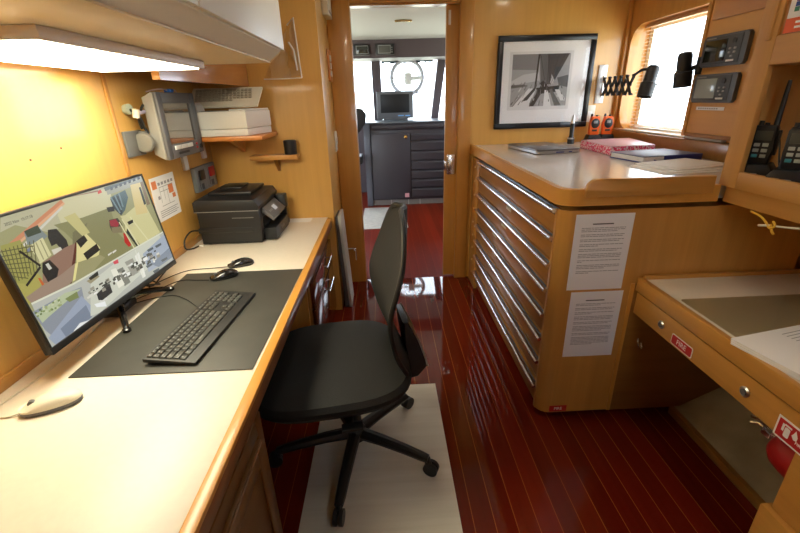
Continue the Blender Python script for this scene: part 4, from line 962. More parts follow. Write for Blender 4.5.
# ------------------------------------------------------------------ chart lamps
sl = thing('scissor_lamp', 'black scissor-arm chart lamp reaching from its grey wall plate in front of the window', 'lamp', (1.51, YF, 1.41))
part('wall_plate', MB().box(1.485, 1.545, YF - .012, YF - .0004, 1.292, 1.535, .003), mat('plate_grey', (.62, .62, .62), .35, metal=.3), sl)
b = MB(); ns = 5; ya, yb_ = 3.03, 2.66; xa, xb = 1.525, 1.515
for k in range(ns):
    t0, t1 = k / ns, (k + 1) / ns
    for s2 in (0, 1):
        za, zb = (1.345, 1.452) if s2 else (1.452, 1.345); off = .004 if s2 else -.004
        P0 = Vector((xa + (xb - xa) * t0 + off, ya + (yb_ - ya) * t0, za)); P1 = Vector((xa + (xb - xa) * t1 + off, ya + (yb_ - ya) * t1, zb))
        d = (P1 - P0).normalized(); n2 = Vector((1, 0, 0)); s3 = d.cross(n2).normalized() * .0125
        vs = [P0 - s3 - n2 * .002, P1 - s3 - n2 * .002, P1 + s3 - n2 * .002, P0 + s3 - n2 * .002]
        A_ = [b.bm.verts.new(v) for v in vs]; B_ = [b.bm.verts.new(v + n2 * .004) for v in vs]; b.loft([A_, B_])
for k in range(ns + 1):
    y = ya + (yb_ - ya) * k / ns; x = xa + (xb - xa) * k / ns
    for z in (1.345, 1.452): b.cyl((x - .010, y, z), (x + .010, y, z), .006, n=10)
for k in range(ns): 
    y = ya + (yb_ - ya) * (k + .5) / ns; b.cyl((1.51, y, 1.3985), (1.53, y, 1.3985), .006, n=10)
part('scissor_arm', b, M_blk, sl)
b = MB(); b.cyl((1.525, 3.045, 1.33), (1.525, 3.045, 1.47), .008, n=12); part('pivot', b, M_steel, sl)
b = MB(); b.tube(smooth_path([(1.517, 2.66, 1.452), (1.53, 2.61, 1.475), (1.545, 2.57, 1.477)]), .008, 8); part('elbow', b, M_blk, sl)
def lamp_head(root, top, bot):
    T_, B_ = Vector(top), Vector(bot); d = (B_ - T_); Lh = d.length
    b = MB(); b.lathe([(.004, -.010), (.018, -.009), (.028, -.004), (.033, .006), (.034, .016), (.034, Lh * .57)], T_, d, 28); part('lamp_body', b, M_blk, root)
    b = MB(); b.lathe([(.036, Lh * .51), (.042, Lh * .55), (.041, Lh), (.036, Lh), (.034, Lh * .62), (.001, Lh * .60)], T_, d, 28); part('lamp_shade', b, M_blk, root)
lamp_head(sl, (1.562, 2.55, 1.486), (1.524, 2.53, 1.330))
b = MB(); b.tube([(1.58, 2.52, 1.40), (1.575, 2.51, 1.345)], .0025, 6); part('switch_rod', b, M_steel, sl)
l2 = thing('chart_lamp', 'black cylindrical lamp fixed to the panel edge beside the upper plotter', 'lamp', (1.6, 2.24, 1.45))
lamp_head(l2, (1.555, 2.29, 1.530), (1.572, 2.29, 1.372))
b = MB(); b.cyl((1.57, 2.29, 1.455), (1.615, 2.255, 1.468), .012, n=14).cyl((1.61, 2.245, 1.44), (1.61, 2.245, 1.50), .017, n=16).box(1.60, 1.625, 2.23, 2.26, 1.43, 1.51, .003); part('mount', b, M_blk, l2)

# ------------------------------------------------------------------ window blind
bl = thing('venetian_blind', 'cream venetian blind with open slats inside the right-hand window', 'blind', (XR + .06, 2.5, 1.75))
b = MB()
zs = [1.15 + k * .021 for k in range(28)]
for k, z in enumerate(zs):
    if z > 1.735: break
    b.prism([(XR + .052, z - .0012), (XR + .060, z + .0010), (XR + .068, z - .0012), (XR + .060, z - .0004)], 'y', 2.13, 2.945)
part('slats', b, mat('blind_slat', (.72, .55, .42), .5), bl)
part('head_rail', MB().box(XR + .048, XR + .074, 2.12, 2.95, 1.735, 1.757, .002), mat('blind_rail', (.62, .40, .24), .5), bl)
part('bottom_rail', MB().box(XR + .050, XR + .070, 2.13, 2.945, 1.130, 1.140, .002), M_white, bl)
for y in (2.25, 2.82): part('ladder_cord', MB().cyl((XR + .060, y, 1.135), (XR + .060, y, 1.74), .0015, n=6), M_white, bl)
# ------------------------------------------------------------------ instrument panel with two plotters
ip = thing('instrument_panel', 'tan instrument panel between the window and the radio cabinet', 'panel', (1.62, 2.1, 1.45))
part('board', MB().box(1.615, XR - .001, 1.50, 2.265, 1.13, ZC - .005, .003), wood('tan_panel', (.64, .34, .11), 'y', var=.08, rough=.4), ip)
part('upper_board', MB().box(1.606, 1.6145, 1.60, 2.225, 1.665, ZC - .01, .002), wood('tan_panel_dark', (.48, .22, .07), 'y', var=.1, rough=.35), ip)
part('edge', MB().box(1.606, 1.616, 2.245, 2.268, 1.132, ZC - .005, .002), M_wz, ip)
part('bottom_trim', MB().box(1.605, 1.6145, 1.50, 2.24, 1.132, 1.15, .002), M_dark, ip)
def plotter(label, y0, y1, z0, z1, lcd):
    r = thing('chart_plotter', label, 'plotter', (1.60, (y0 + y1) / 2, z0), None, 'plotters on the instrument panel')
    part('case', MB().prism([(p_[0], p_[1]) for p_ in rrect(y0, y1, z0, z1, .012)], 'x', 1.594, 1.6143, 0, .006), M_slate, r)
    Ly = y1 - y0; Hz = z1 - z0
    fa = part('face', MB().box(1.5915, 1.5945, y0 + .03, y1 - .006, z0 + .010, z1 - .008, .001), mat('plotter_face', (.05, .056, .064), .45), r)
    part('display', MB().box(1.5895, 1.592, y0 + Ly * .42, y1 - Ly * .08, z0 + Hz * .16, z1 - Hz * .16, .0005), lcd, r)
    part('maker_strip', MB().box(1.590, 1.5917, y1 - Ly * .30, y1 - Ly * .07, z1 - Hz * .11, z1 - Hz * .075), M_mgrey, fa)
    part('cursor_pad', MB().cyl((1.5917, y0 + Ly * .26, z1 - Hz * .25), (1.588, y0 + Ly * .26, z1 - Hz * .25), .012, n=18), M_blk, r)
    for yy, zz in ((.22, .52), (.33, .52), (.22, .40), (.33, .40), (.27, .28)):
        part('button', MB().box(1.588, 1.5917, y0 + Ly * yy - .006, y0 + Ly * yy + .006, z0 + Hz * zz - .004, z0 + Hz * zz + .004, .001), M_mgrey, r)
    part('button', MB().box(1.588, 1.5917, y0 + Ly * .20, y0 + Ly * .36, z0 + Hz * .12, z0 + Hz * .18, .001), M_white, r)
plotter('grey chart plotter with a dark screen, the upper one on the tan panel', 1.956, 2.225, 1.458, 1.593, M_lcd)
plotter('grey chart plotter with a pale screen, the lower one on the tan panel', 1.964, 2.232, 1.297, 1.426, M_lcd2)
tp = thing('label_strip', 'white printed label strip on the tan panel below the lower plotter', 'label', (1.614, 2.1, 1.27))
part('strip', MB().box(1.6132, 1.6147, 2.02, 2.205, 1.262, 1.278), M_paper, tp)
b = MB()
for k in range(9): b.poly([(1.613, 2.19 - k * .015, 1.267), (1.613, 2.18 - k * .015, 1.267), (1.613, 2.18 - k * .015, 1.273), (1.613, 2.19 - k * .015, 1.273)])
part('printed_text', b, M_inkl, tp)

# ------------------------------------------------------------------ radio cabinet above the right-hand table
HX = 1.20
hc = thing('radio_cabinet', 'open-fronted wooden cabinet with radios, hung above the right-hand table', 'cabinet', (1.42, 1.0, 1.03))
b = MB(); b.box(HX + .02, XR - .001, 1.424, 1.44, 1.035, ZC - .005); b.box(XR - .02, XR - .001, .3, 1.424, 1.035, ZC - .005); b.box(HX + .02, XR - .02, .3, 1.424, 1.035, 1.075); b.box(HX + .02, XR - .02, .3, 1.424, 1.42, 1.44)
part('carcass', b, M_satz, hc)
part('stile', MB().box(HX, HX + .02, 1.368, 1.44, 1.036, ZC - .005, .002), M_satz, hc)
part('bottom_rail', MB().box(HX, HX + .02, .3, 1.368, 1.036, 1.092, .002), M_saty, hc)
part('middle_rail', MB().box(HX, HX + .02, .3, 1.368, 1.42, 1.50, .002), M_saty, hc)
part('back_panel', MB().box(1.415, 1.425, .3, 1.424, 1.075, 1.42), wood('tan_panel', (.64, .34, .11), 'y'), hc)
part('upper_panel', MB().box(HX + .006, HX + .02, .3, 1.368, 1.50, ZC - .01, .001), wood('amber_panel', (.50, .22, .05), 'y', var=.2), hc)
part('door_stop', MB().box(HX - .006, HX + .004, 1.385, 1.402, 1.49, ZC - .01, .002), M_satz, hc)
part('valance', MB().box(HX + .018, HX + .036, .3, 1.425, .978, 1.034, .002), M_saty, hc)
po = thing('poster', 'white and orange notice on the upper door of the radio cabinet', 'poster', (HX, 1.2, 1.5))
part('sheet', MB().box(HX - .0012, HX - .0002, 1.06, 1.348, 1.502, 1.80), M_paper, po)
part('orange_band', MB().box(HX - .0018, HX - .0013, 1.06, 1.348, 1.502, 1.54), mat('notice_orange', (.80, .13, .03), .6), po)
b = MB()
for k, mi in enumerate((0, 1, 2)): b.box(HX - .0017, HX - .0013, 1.315, 1.330, 1.556 + k * .013, 1.568 + k * .013, mi=mi)
part('emblem', b, [mat('emblem_green', (.06, .25, .16), .6), mat('emblem_blue', (.04, .10, .40), .6), mat('emblem_indigo', (.10, .08, .30), .6)], po)
b = MB()
for k in range(5): b.box(HX - .0016, HX - .0013, 1.12, 1.302, 1.565 + k * .012, 1.568 + k * .012)
part('printed_text', b, M_inkl, po)
b = MB()
for k in range(2): b.box(HX - .0022, HX - .0019, 1.10, 1.315, 1.512 + k * .013, 1.518 + k * .013)
part('white_text', b, M_paper, po)
def vhf(y, label, flip=0):
    r = thing('handheld_radio', label, 'radio', (1.275, y, 1.0755), math.radians(-50), 'handheld radios in the open cabinet')
    # local: front faces -y
    b = MB(); b.prism([(-.055, 0), (.055, 0), (.05, .022), (.036, .042), (-.036, .042), (-.05, .022)], 'y', -.05, .05, 0, .005); part('charger', b, M_blk, r)
    part('charger_lamp', MB().box(-.03, -.018, -.0515, -.0495, .010, .016).box(-.008, .012, -.0515, -.0495, .010, .014), M_lgrey, r)
    b = MB(); b.prism([(-.029, .036), (.029, .036), (.031, .09), (.031, .155), (.026, .165), (-.026, .165), (-.031, .155), (-.031, .09)], 'y', -.022, .022, 0, .006); bo = part('body', b, M_blk, r)
    part('screen', MB().box(-.022, .022, -.0235, -.0215, .118, .148, .001), mat('radio_lcd', (.07, .075, .06), .3), bo)
    for k in range(6):
        part('button', MB().box(-.020 + (k % 2) * .022, -.004 + (k % 2) * .022, -.0245, -.0215, .098 - (k // 2) * .018, .109 - (k // 2) * .018, .001), (mat('button_teal', (.05, .28, .33), .5) if k == 4 else mat('button_pale', (.42, .45, .40), .5)), bo)
    b = MB(); b.tube([(.020, .004, .162), (.0205, .004, .20), (.021, .004, .28), (.021, .004, .30)], .007, 12, rr=[.0085, .0075, .0065, .005]); part('antenna', b, M_blk, r)
    for k in (-.018, -.003): part('knob', MB().cyl((k, .002, .163), (k, .002, .178 if k < -.01 else .172), .007, n=14), M_blk, r)
    part('belt_clip', MB().box(.031, .040, -.012, .012, .07, .15, .003), M_blk, r)
    cb = MB(); cb.tube(smooth_path([(.034, -.0, .14), (.045, -.01, .10), (.06, -.02, .04), (.08, -.03, .012), (.09, 0, .006)]), .003, 6); part('cord', cb, M_blk, r)
    return r
vhf(1.388, 'black handheld radio with a long aerial in its charger, nearest the window panel')
vhf(1.262, 'black handheld radio in its charger at the right edge of the photo')
yc = thing('yellow_cord', 'yellow cord tied under the front edge of the radio cabinet', 'cord', (1.21, 1.2, .96))
b = MB(); b.tube(smooth_path([(1.212, 1.29, .975), (1.212, 1.25, .968), (1.205, 1.215, .955), (1.20, 1.195, .945), (1.205, 1.185, .955), (1.21, 1.2, .965)]), .0035, 8).tube(smooth_path([(1.205, 1.20, .955), (1.20, 1.185, .938), (1.20, 1.175, .93)]), .004, 8); part('strand', b, M_yellow, yc)
b = MB(); b.tube(smooth_path([(1.205, 1.20, .952), (1.20, 1.225, .945), (1.20, 1.235, .943)]), .004, 8).tube(smooth_path([(1.205, 1.18, .955), (1.21, 1.14, .962), (1.215, 1.09, .972)]), .003, 8); part('tail', b, M_cream, yc, 'white tail of the cord')

# ------------------------------------------------------------------ right-hand table
tb = thing('chart_table', 'wooden wall table with a cream top on the right, below the radio cabinet', 'table', (1.3, .8, 0))
part('top', MB().box(.99, XR - .001, .05, 1.415, .652, .68, .002), M_lam, tb)
part('edge_trim', MB().box(.968, .9895, .05, 1.433, .628, .684, .003), M_wy, tb)
part('back_trim', MB().box(.99, XR - .001, 1.4155, 1.433, .652, .692, .002), M_wx, tb)
part('apron', MB().box(.978, 1.003, .05, 1.433, .528, .618, .002), M_wy, tb)
part('gap_strip', MB().box(.982, 1.02, .05, 1.43, .612, .632), M_blk, tb)
for y in (1.262, .892):
    l_ = part('push_lock', MB().lathe([(.015, 0), (.016, .003), (.012, .006), (.012, .004), (.001, .004)], (.978, y, .570), (-1, 0, 0), 24), M_steel, tb, 'round steel push lock')
    part('button', MB().cyl((.974, y, .570), (.9705, y, .570), .009, n=18), M_dgrey, l_)
pd = MB(); pd.box(1.0, 1.02, .05, .742, .31, .527, .003); pd.box(.985, 1.02, .05, .757, .0, .306, .003); pd.box(1.02, 1.60, .72, .742, 0, .527); part('support_panel', pd, M_wy, tb)
fs = thing('fire_sign', 'red FIRE sticker on the apron of the right-hand table', 'sign', (.982, 1.15, .555))
part('plate', MB().prism(rrect(1.098, 1.2, .535, .574, .006), 'x', .9765, .9778), M_paper, fs)
part('red_field', MB().prism(rrect(1.101, 1.197, .538, .571, .005), 'x', .976, .9764), M_red, fs)
FY = Matrix(((0, 0, -1, 0), (-1, 0, 0, 0), (0, 1, 0, 0), (0, 0, 0, 1)))
b = MB(); b.text('FIRE', .026, Matrix.Translation((.9756, 1.149, .5545)) @ FY); part('lettering', b, M_paper, fs)
es = thing('extinguisher_sign', 'square red fire extinguisher sign at the near end of the table apron', 'sign', (.982, .745, .55))
part('plate', MB().box(.9765, .9778, .70, .788, .524, .585), M_paper, es)
part('red_field', MB().box(.976, .9764, .704, .783, .529, .580), M_red, es)
b = MB(); X = .9756
b.prism(rrect(.750, .764, .538, .566, .004), 'x', X, X + .0003).box(X, X + .0003, .748, .766, .568, .573).box(X, X + .0003, .766, .772, .55, .571)
b.prism([(.730, .56), (.738, .575), (.742, .562), (.745, .556), (.738, .548), (.730, .55)], 'x', X, X + .0003)
b.text('FIRE', .011, Matrix.Translation((X, .722, .545)) @ FY @ Matrix.Rotation(PI / 2 * 0, 4, 'Z'))
part('pictogram', b, M_paper, es)
single('desk_sheet', 'translucent grey-green sheet lying on the cream table top', 'desk sheet', MB().prism(rrect(1.004, 1.60, .70, 1.24, .012), 'z', .6805, .6825), M_sheet, (1.3, 1.0, .68))
dp = thing('document_pile', 'pile of white printed documents on the right-hand table', 'papers', (1.13, .9, .6826))
RR = Matrix.Translation((1.135, .888, 0)) @ Matrix.Rotation(math.radians(13.5), 4, 'Z')
for k in range(3):
    b = MB(); b.box(-.155, .155, -.11 - .003 * k, .112, .6828 + k * .0055, .688 + k * .0055, .0006); part('bundle', b.xf(RR @ Matrix.Rotation(math.radians(-.8 * k), 4, 'Z')), M_paper, dp)
b = MB()
for k in range(4): b.poly([(.0, .085 - k * .012, .6994), (.10 - .03 * (k % 2), .085 - k * .012, .6994), (.10 - .03 * (k % 2), .0875 - k * .012, .6994), (.0, .0875 - k * .012, .6994)])
part('printed_text', b.xf(RR), M_inkl, dp)
fe = thing('fire_extinguisher', 'red fire extinguisher lying in a bracket under the right-hand table', 'fire extinguisher', (1.13, .85, .42))
ax0 = Vector((1.105, .862, .408)); axd = Vector((-.10, -1, -.02)).normalized()
part('cylinder', MB().lathe([(.012, -.005), (.03, 0), (.048, .014), (.058, .035), (.060, .06), (.060, .15), (.060, .16)], ax0, axd, 32), M_redp, fe)
part('band', MB().lathe([(.0612, .108), (.0625, .110), (.0625, .145), (.0612, .147)], ax0, axd, 32), M_mgrey, fe)
b = MB(); b.cyl(ax0, ax0 - axd * .035, .012, n=14).box(1.09, 1.12, .882, .912, .398, .423, .003); part('valve', b, M_chrome, fe)
b = MB(); b.tube([(1.105, .897, .42), (1.095, .927, .435), (1.085, .947, .43)], .006, 8).tube([(1.11, .897, .41), (1.10, .932, .415), (1.09, .947, .405)], .006, 8); part('lever', b, M_chrome, fe)
part('hose', MB().tube(smooth_path([(1.115, .897, .42), (1.14, .922, .46), (1.17, .93, .50), (1.18, .85, .50)]), .008, 8), M_blk, fe)
part('bracket', MB().box(1.07, 1.13, .79, .85, .466, .53, .003), M_blk, fe)
hl = thing('hull_ledge', 'tan painted ledge along the floor under the right-hand table', 'ledge', (1.4, 1.1, 0))
part('ledge', MB().prism([(1.262, .0005), (XR - .001, .0005), (XR - .001, .24), (1.285, .035), (1.262, .035)], 'y', .745, 1.434), M_hull, hl)
part('kerb', MB().box(1.238, 1.2615, .745, 1.434, .0005, .036, .003), M_dark, hl)

# ------------------------------------------------------------------ chair
ch = thing('office_chair', 'black swivel office chair with a tall mesh back, on the cream rug at the desk', 'chair', (-.165, 1.314, .0018), math.radians(188.5))
b = MB(); rings = []
def sq(hx, hy, cx, z, n=40, e=3.2, tip=0):
    pts = []
    for i in range(n):
        a = 2 * PI * i / n; c_, s_ = math.cos(a), math.sin(a)
        x = math.copysign(abs(c_) ** (2 / e), c_) * hx; y = math.copysign(abs(s_) ** (2 / e), s_) * hy
        pts.append(b.bm.verts.new((cx + x, y, z - .03 * max(0, x / hx) ** 3 * tip)))
    return pts
for hx, hy, z, tp_ in ((.21, .21, .395, .6), (.262, .262, .405, .8), (.282, .28, .43, 1), (.282, .28, .445, 1), (.268, .268, .462, 1), (.20, .21, .471, 1), (.10, .11, .468, .6), (.01, .01, .467, 0)):
    rings.append(sq(hx, hy, .062, z, tip=tp_))
b.loft(rings); part('seat', b, M_seat, ch)
b = MB(); b.box(-.17, .12, -.10, .10, .345, .396, .012); b.cyl((0, .02, .37), (.02, .27, .365), .007, n=10); b.box(-.02, .05, .25, .285, .36, .372, .003); part('mechanism', b, M_blk, ch)
# backrest
Z0, Z1 = .47, 1.018
def interp(z, tab):
    n = len(tab)
    for i in range(n - 1):
        (z0, v0), (z1, v1) = tab[i], tab[i + 1]
        if z <= z1 or i == n - 2:
            t = (z - z0) / (z1 - z0)
            m0 = (v1 - tab[i - 1][1]) / (z1 - tab[i - 1][0]) if i else (v1 - v0) / (z1 - z0)
            m1 = (tab[i + 2][1] - v0) / (tab[i + 2][0] - z0) if i + 2 < n else (v1 - v0) / (z1 - z0)
            h = z1 - z0
            return (2*t**3 - 3*t*t + 1) * v0 + (t**3 - 2*t*t + t) * h * m0 + (3*t*t - 2*t**3) * v1 + (t**3 - t*t) * h * m1
def bx(z): return interp(z, [(.46, -.205), (.58, -.160), (.72, -.142), (.88, -.190), (1.02, -.220)])
def bw(z):
    wv = interp(z, [(.46, .165), (.60, .225), (.74, .238), (.88, .225), (1.03, .20)])
    t = (z - .76) / (Z1 - .76)
    return wv * (math.sqrt(max(0, 1 - t ** 2.4 * .95)) if t > 0 else 1)
b = MB(); NU, NV = 16, 40
def bp_(s_, z, off): return (bx(z) + .022 * s_ * s_ - off, bw(z) * s_, z)
for off in (0, .016):
    g_ = [[b.bm.verts.new(bp_(-1 + 2 * i / NU, Z0 + (Z1 - Z0) * j / NV, off)) for j in range(NV + 1)] for i in range(NU + 1)]
    for i in range(NU):
        for j in range(NV):
            f_ = (g_[i][j], g_[i + 1][j], g_[i + 1][j + 1], g_[i][j + 1]); b.bm.faces.new(f_ if off else f_[::-1])
part('backrest', b, M_fabric, ch)
rim = [bp_(-1, Z0 + (Z1 - Z0) * j / 40, .008) for j in range(41)] + [bp_(-1 + 2 * i / 14, Z1, .006) for i in range(1, 14)] + [bp_(1, Z1 - (Z1 - Z0) * j / 40, .008) for j in range(41)] + [bp_(1 - 2 * i / 10, Z0, .006) for i in range(1, 10)]
part('back_frame', MB().tube(rim, .0085, 10, closed=True), M_blk, ch)
b = MB(); b.prism([(-.14, .36), (-.25, .38), (-.285, .42), (-.275, .46), (-.25, .54), (-.215, .62), (-.195, .62), (-.205, .54), (-.225, .45), (-.14, .395)], 'y', -.075, .075, 0, .008)
sp_ = part('back_bracket', b, M_blk, ch)
for s2 in (-1, 1):
    part('bracket_trim', MB().tube(smooth_path([(-.286, .076 * s2, .425), (-.277, .077 * s2, .462), (-.252, .077 * s2, .54), (-.217, .076 * s2, .62)]), .0035, 8), M_steel, sp_, 'silver edge of the bracket')
part('gas_lift', MB().cyl((0, 0, .20), (0, 0, .35), .014, n=16).cyl((0, 0, .085), (0, 0, .22), .026, n=20), M_blk, ch)
b = MB(); b.lathe([(.034, .062), (.042, .07), (.042, .112), (.034, .12)], (0, 0, 0), (0, 0, 1), 24); part('hub', b, M_blk, ch)
for k in range(5):
    a = math.radians(-97.5 + 72 * k - 188.5); dx, dy = math.cos(a), math.sin(a)
    b = MB(); pp = [(dx * r_, dy * r_, z_) for r_, z_ in ((.025, .094), (.12, .092), (.22, .083), (.29, .073), (.315, .070))]
    b.tube(pp, .02, 10, rr=[.026, .023, .0205, .0185, .016]); lg = part('leg', b, M_blk, ch)
    sx, sy = -dy, dx; cx, cy = dx * .315, dy * .315
    cs = MB(); cs.cyl((cx, cy, .04), (cx, cy, .075), .009, n=10)
    tx, ty = dx * .012, dy * .012
    for o_ in (-.017, .004):
        cs.cyl((cx + sx * o_ + tx, cy + sy * o_ + ty, .0285), (cx + sx * (o_ + .013) + tx, cy + sy * (o_ + .013) + ty, .0285), .0282, n=20)
    cs.box(cx - .012, cx + .012, cy - .012, cy + .012, .038, .058, .004)
    part('caster', cs, M_blk, lg)

# ------------------------------------------------------------------ rugs
RZ = .002
b = MB(); b.prism([(-.345, .70), (.2105, .70), (.2105, 1.715), (-.345, 1.715)], 'z', .0005, RZ, 0, .001)
single('rug', 'pale cream woven rug on the red floor under the office chair', 'rug', b, M_rug, (-.07, 1.2, 0))
single('door_mat', 'pale grey mat on the wheelhouse floor beyond the doorway', 'mat', MB().box(-.30, .236, 4.50, 5.49, .0, .005, .001), mat('pale_mat', (.50, .47, .42), .9, noise=.1), (-.03, 5.0, 0))

# ------------------------------------------------------------------ wheelhouse
ZW = 2.035
struct('ceiling', MB().box(-1.8, 1.72, YF + .08, 6.9, ZW, ZW + .04), M_head)
struct('wall_port', MB().box(-1.8, -1.74, YF + .08, 6.9, 0, 1.05).box(-1.8, -1.74, YF + .08, 4.4, 1.05, ZW).box(-1.8, -1.74, 5.9, 6.9, 1.05, ZW).box(-1.8, -1.74, 4.4, 5.9, 1.7, ZW), M_vpanel)
struct('wall_starboard', MB().box(1.66, 1.72, YF + .08, 6.9, 0, 1.05).box(1.66, 1.72, YF + .08, 4.4, 1.05, ZW).box(1.66, 1.72, 5.9, 6.9, 1.05, ZW).box(1.66, 1.72, 4.4, 5.9, 1.7, ZW), M_vpanel)
struct('wall_fore', MB().box(-1.8, 1.72, 6.55, 6.62, 0, 1.03), M_vpanel)
struct('trim_9', MB().box(-1.8, 1.72, 6.38, 6.62, 1.885, ZW), M_vpanel)
# slanting window posts, valance, panes
def post(x0b, x1b, x0t, x1t, name):
    b = MB(); yb0, yt0 = 6.42, 6.40
    A_ = [b.bm.verts.new(p_) for p_ in ((x0b, yb0, 1.03), (x1b, yb0, 1.03), (x1b, yb0 + .10, 1.03), (x0b, yb0 + .10, 1.03))]
    B_ = [b.bm.verts.new(p_) for p_ in ((x0t, yt0, 1.886), (x1t, yt0, 1.886), (x1t, yt0 + .10, 1.886), (x0t, yt0 + .10, 1.886))]
    b.loft([A_, B_]); struct(name, b, M_vpanel)
post(-.128, -.004, -.142, -.012, 'trim_10'); post(.70, .805, .80, .915, 'trim_11'); post(-1.75, -1.6, -1.75, -1.6, 'trim_12'); post(1.56, 1.66, 1.56, 1.66, 'trim_13'); post(-.98, -.90, -.98, -.90, 'trim_14')
for k, (a, c_) in enumerate(((-.90, -.135), (-.008, .75), (.86, 1.56))):
    wv = struct('window_%d' % (k + 2), MB().box(a, c_, 6.485, 6.495, 1.03, 1.06), M_vinyl)
    struct('pane', MB().box(a, c_, 6.487, 6.491, 1.03, 1.886), M_pane, wv)
b = MB(); n_ = 26; random.seed(4)
pts = [(-.12, 1.886)] + [(.0 + .74 * k / n_ - .0, 1.886 - .016 - .018 * random.random()) for k in range(n_ + 1)] + [(.74, 1.886)]
struct('trim_15', MB().prism([(0., 1.886)] + [(.74 * k / n_, 1.853 - .022 * random.random()) for k in range(n_ + 1)] + [(.74, 1.886)], 'y', 6.47, 6.48), mat('fringe_teal', (.05, .09, .11), .8))
ov = thing('overhead_console', 'plum-grey overhead console above the wheelhouse windows', 'console', (.2, 5.6, 1.9))
part('panel', MB().prism([(5.60, ZW - .001), (6.38, ZW - .001), (6.38, 1.86), (6.2, 1.86), (5.66, 1.84)], 'x', -1.7, 1.65, 0, .005), M_vpanel, ov)
for k, (a, c_) in enumerate(((-.326, -.135), (-.06, .165))):
    r = thing('overhead_instrument', ('small black instrument with a dark screen, left in the overhead console' if k == 0 else 'small black instrument with a grey screen, right in the overhead console'), 'instrument', ((a + c_) / 2, 5.62, 1.93))
    part('case', MB().box(a, c_, 5.585, 5.625, 1.868, 1.985, .006), M_blk, r)
    s2 = part('screen', MB().box(a + .035, c_ - .02 - .03 * k, 5.582, 5.586, 1.888, 1.965, .002), (M_lcd if k == 0 else mat('dim_lcd', (.10, .10, .09), .25)), r)
    if k == 1:
        for q_ in range(3): part('button', MB().box(c_ - .035, c_ - .022, 5.580, 5.586, 1.89 + q_ * .024, 1.902 + q_ * .024, .001), M_mgrey, r)
    part('rim', MB().box(a + .028, c_ - .014 - .03 * k, 5.5835, 5.5855, 1.881, 1.972, .001), M_mgrey, r)
cl = thing('cabin_light', 'small brass ceiling light fixture in the wheelhouse ceiling', 'light', (.2, 4.3, ZW))
part('base', MB().box(.14, .30, 4.34, 4.37, ZW - .014, ZW - .0005, .004), M_brass, cl)
# steering console
cn = thing('helm_console', 'charcoal padded helm console with a door and a column of drawers seen through the doorway', 'console', (.4, 5.9, 0))
part('carcass', MB().box(-.225, 1.5, 5.62, 6.40, .075, 1.075, .004), M_vinyl, cn)
part('top', MB().box(-.25, 1.5, 5.60, 6.42, 1.076, 1.092, .004), mat('console_top', (.13, .15, .17), .3), cn)
part('padded_edge', MB().prism(arc(5.612, 1.03, .035, 90, 270, 8) + [(5.62, .995), (5.62, 1.065)], 'x', -.16, 1.5), M_vinyl, cn)
part('corner_post', MB().box(-.262, -.185, 5.585, 5.625, .0, 1.072, .008), mat('post_grey', (.10, .105, .125), .5), cn)
d = part('door', MB().box(-.17, .338, 5.598, 5.619, .088, .952, .006), M_vinyl, cn)
part('lock', MB().lathe([(.022, 0), (.022, .006), (.014, .008)], (.283, 5.598, .903), (0, -1, 0), 20), M_brass, d)
part('sticker', MB().box(.258, .315, 5.5965, 5.598, .108, .165), mat('sticker_pink', (.62, .30, .33), .6), d)
zr = [.94, .845, .714, .588, .465, .345, .225, .09]
for k in range(7):
    part('drawer', MB().prism([(5.619, zr[k + 1] + .006), (5.619, zr[k] - .006), (5.60, zr[k] - .006), (5.588, zr[k] - .02), (5.60, zr[k + 1] + .02)], 'x', .352, 1.2, 0, .003), M_vinyl, cn)
tl = MB(); tl.box(-.185, 1.5, 5.64, 5.66, .0, .074); part('kickboard', tl, mat('tile_grey', (.19, .17, .15), .5), cn)
for xx in (-.17, .06, .30, .46): part('tile_joint', MB().box(xx, xx + .012, 5.637, 5.64, .0, .074), M_lgrey, cn)
cm = thing('monitor', 'old grey square monitor switched off on the helm console', 'monitor', (.17, 6.2, 1.0925))
part('case', MB().box(-.085, .425, 6.15, 6.26, 1.112, 1.468, .01), M_dgrey, cm)
part('screen', MB().box(-.03, .37, 6.146, 6.152, 1.19, 1.43, .002), mat('dead_screen', (.004, .004, .005), .45), cm)
part('stand', MB().box(.0, .35, 6.16, 6.30, 1.0925, 1.113, .004), M_dgrey, cm)
part('control_strip', MB().box(.21, .29, 6.147, 6.1505, 1.143, 1.157).box(.31, .38, 6.147, 6.1505, 1.14, 1.155), mat('blue_badge', (.15, .35, .65), .4), cm)
hs = thing('helm_chair', 'black helm chair with a grey side left of the helm console', 'seat', (-.40, 5.3, 0))
b = MB(); b.prism([(-.62, 1.0), (-.30, 1.0), (-.22, 1.10), (-.205, 1.20), (-.25, 1.265), (-.34, 1.28), (-.62, 1.28)], 'y', 5.25, 5.36, 0, .02); part('backrest', b, M_blk, hs)
b = MB(); b.box(-.62, -.28, 5.20, 5.55, .62, .72, .02); part('cushion', b, M_blk, hs)
part('pedestal', MB().cyl((-.45, 5.38, .0), (-.45, 5.38, .62), .06, n=24), M_dgrey, hs)
part('side_plate', MB().box(-.345, -.315, 5.246, 5.25, 1.03, 1.12), M_lgrey, hs)
part('support', MB().box(-.50, -.44, 5.35, 5.38, .68, 1.05, .005), M_dgrey, hs)
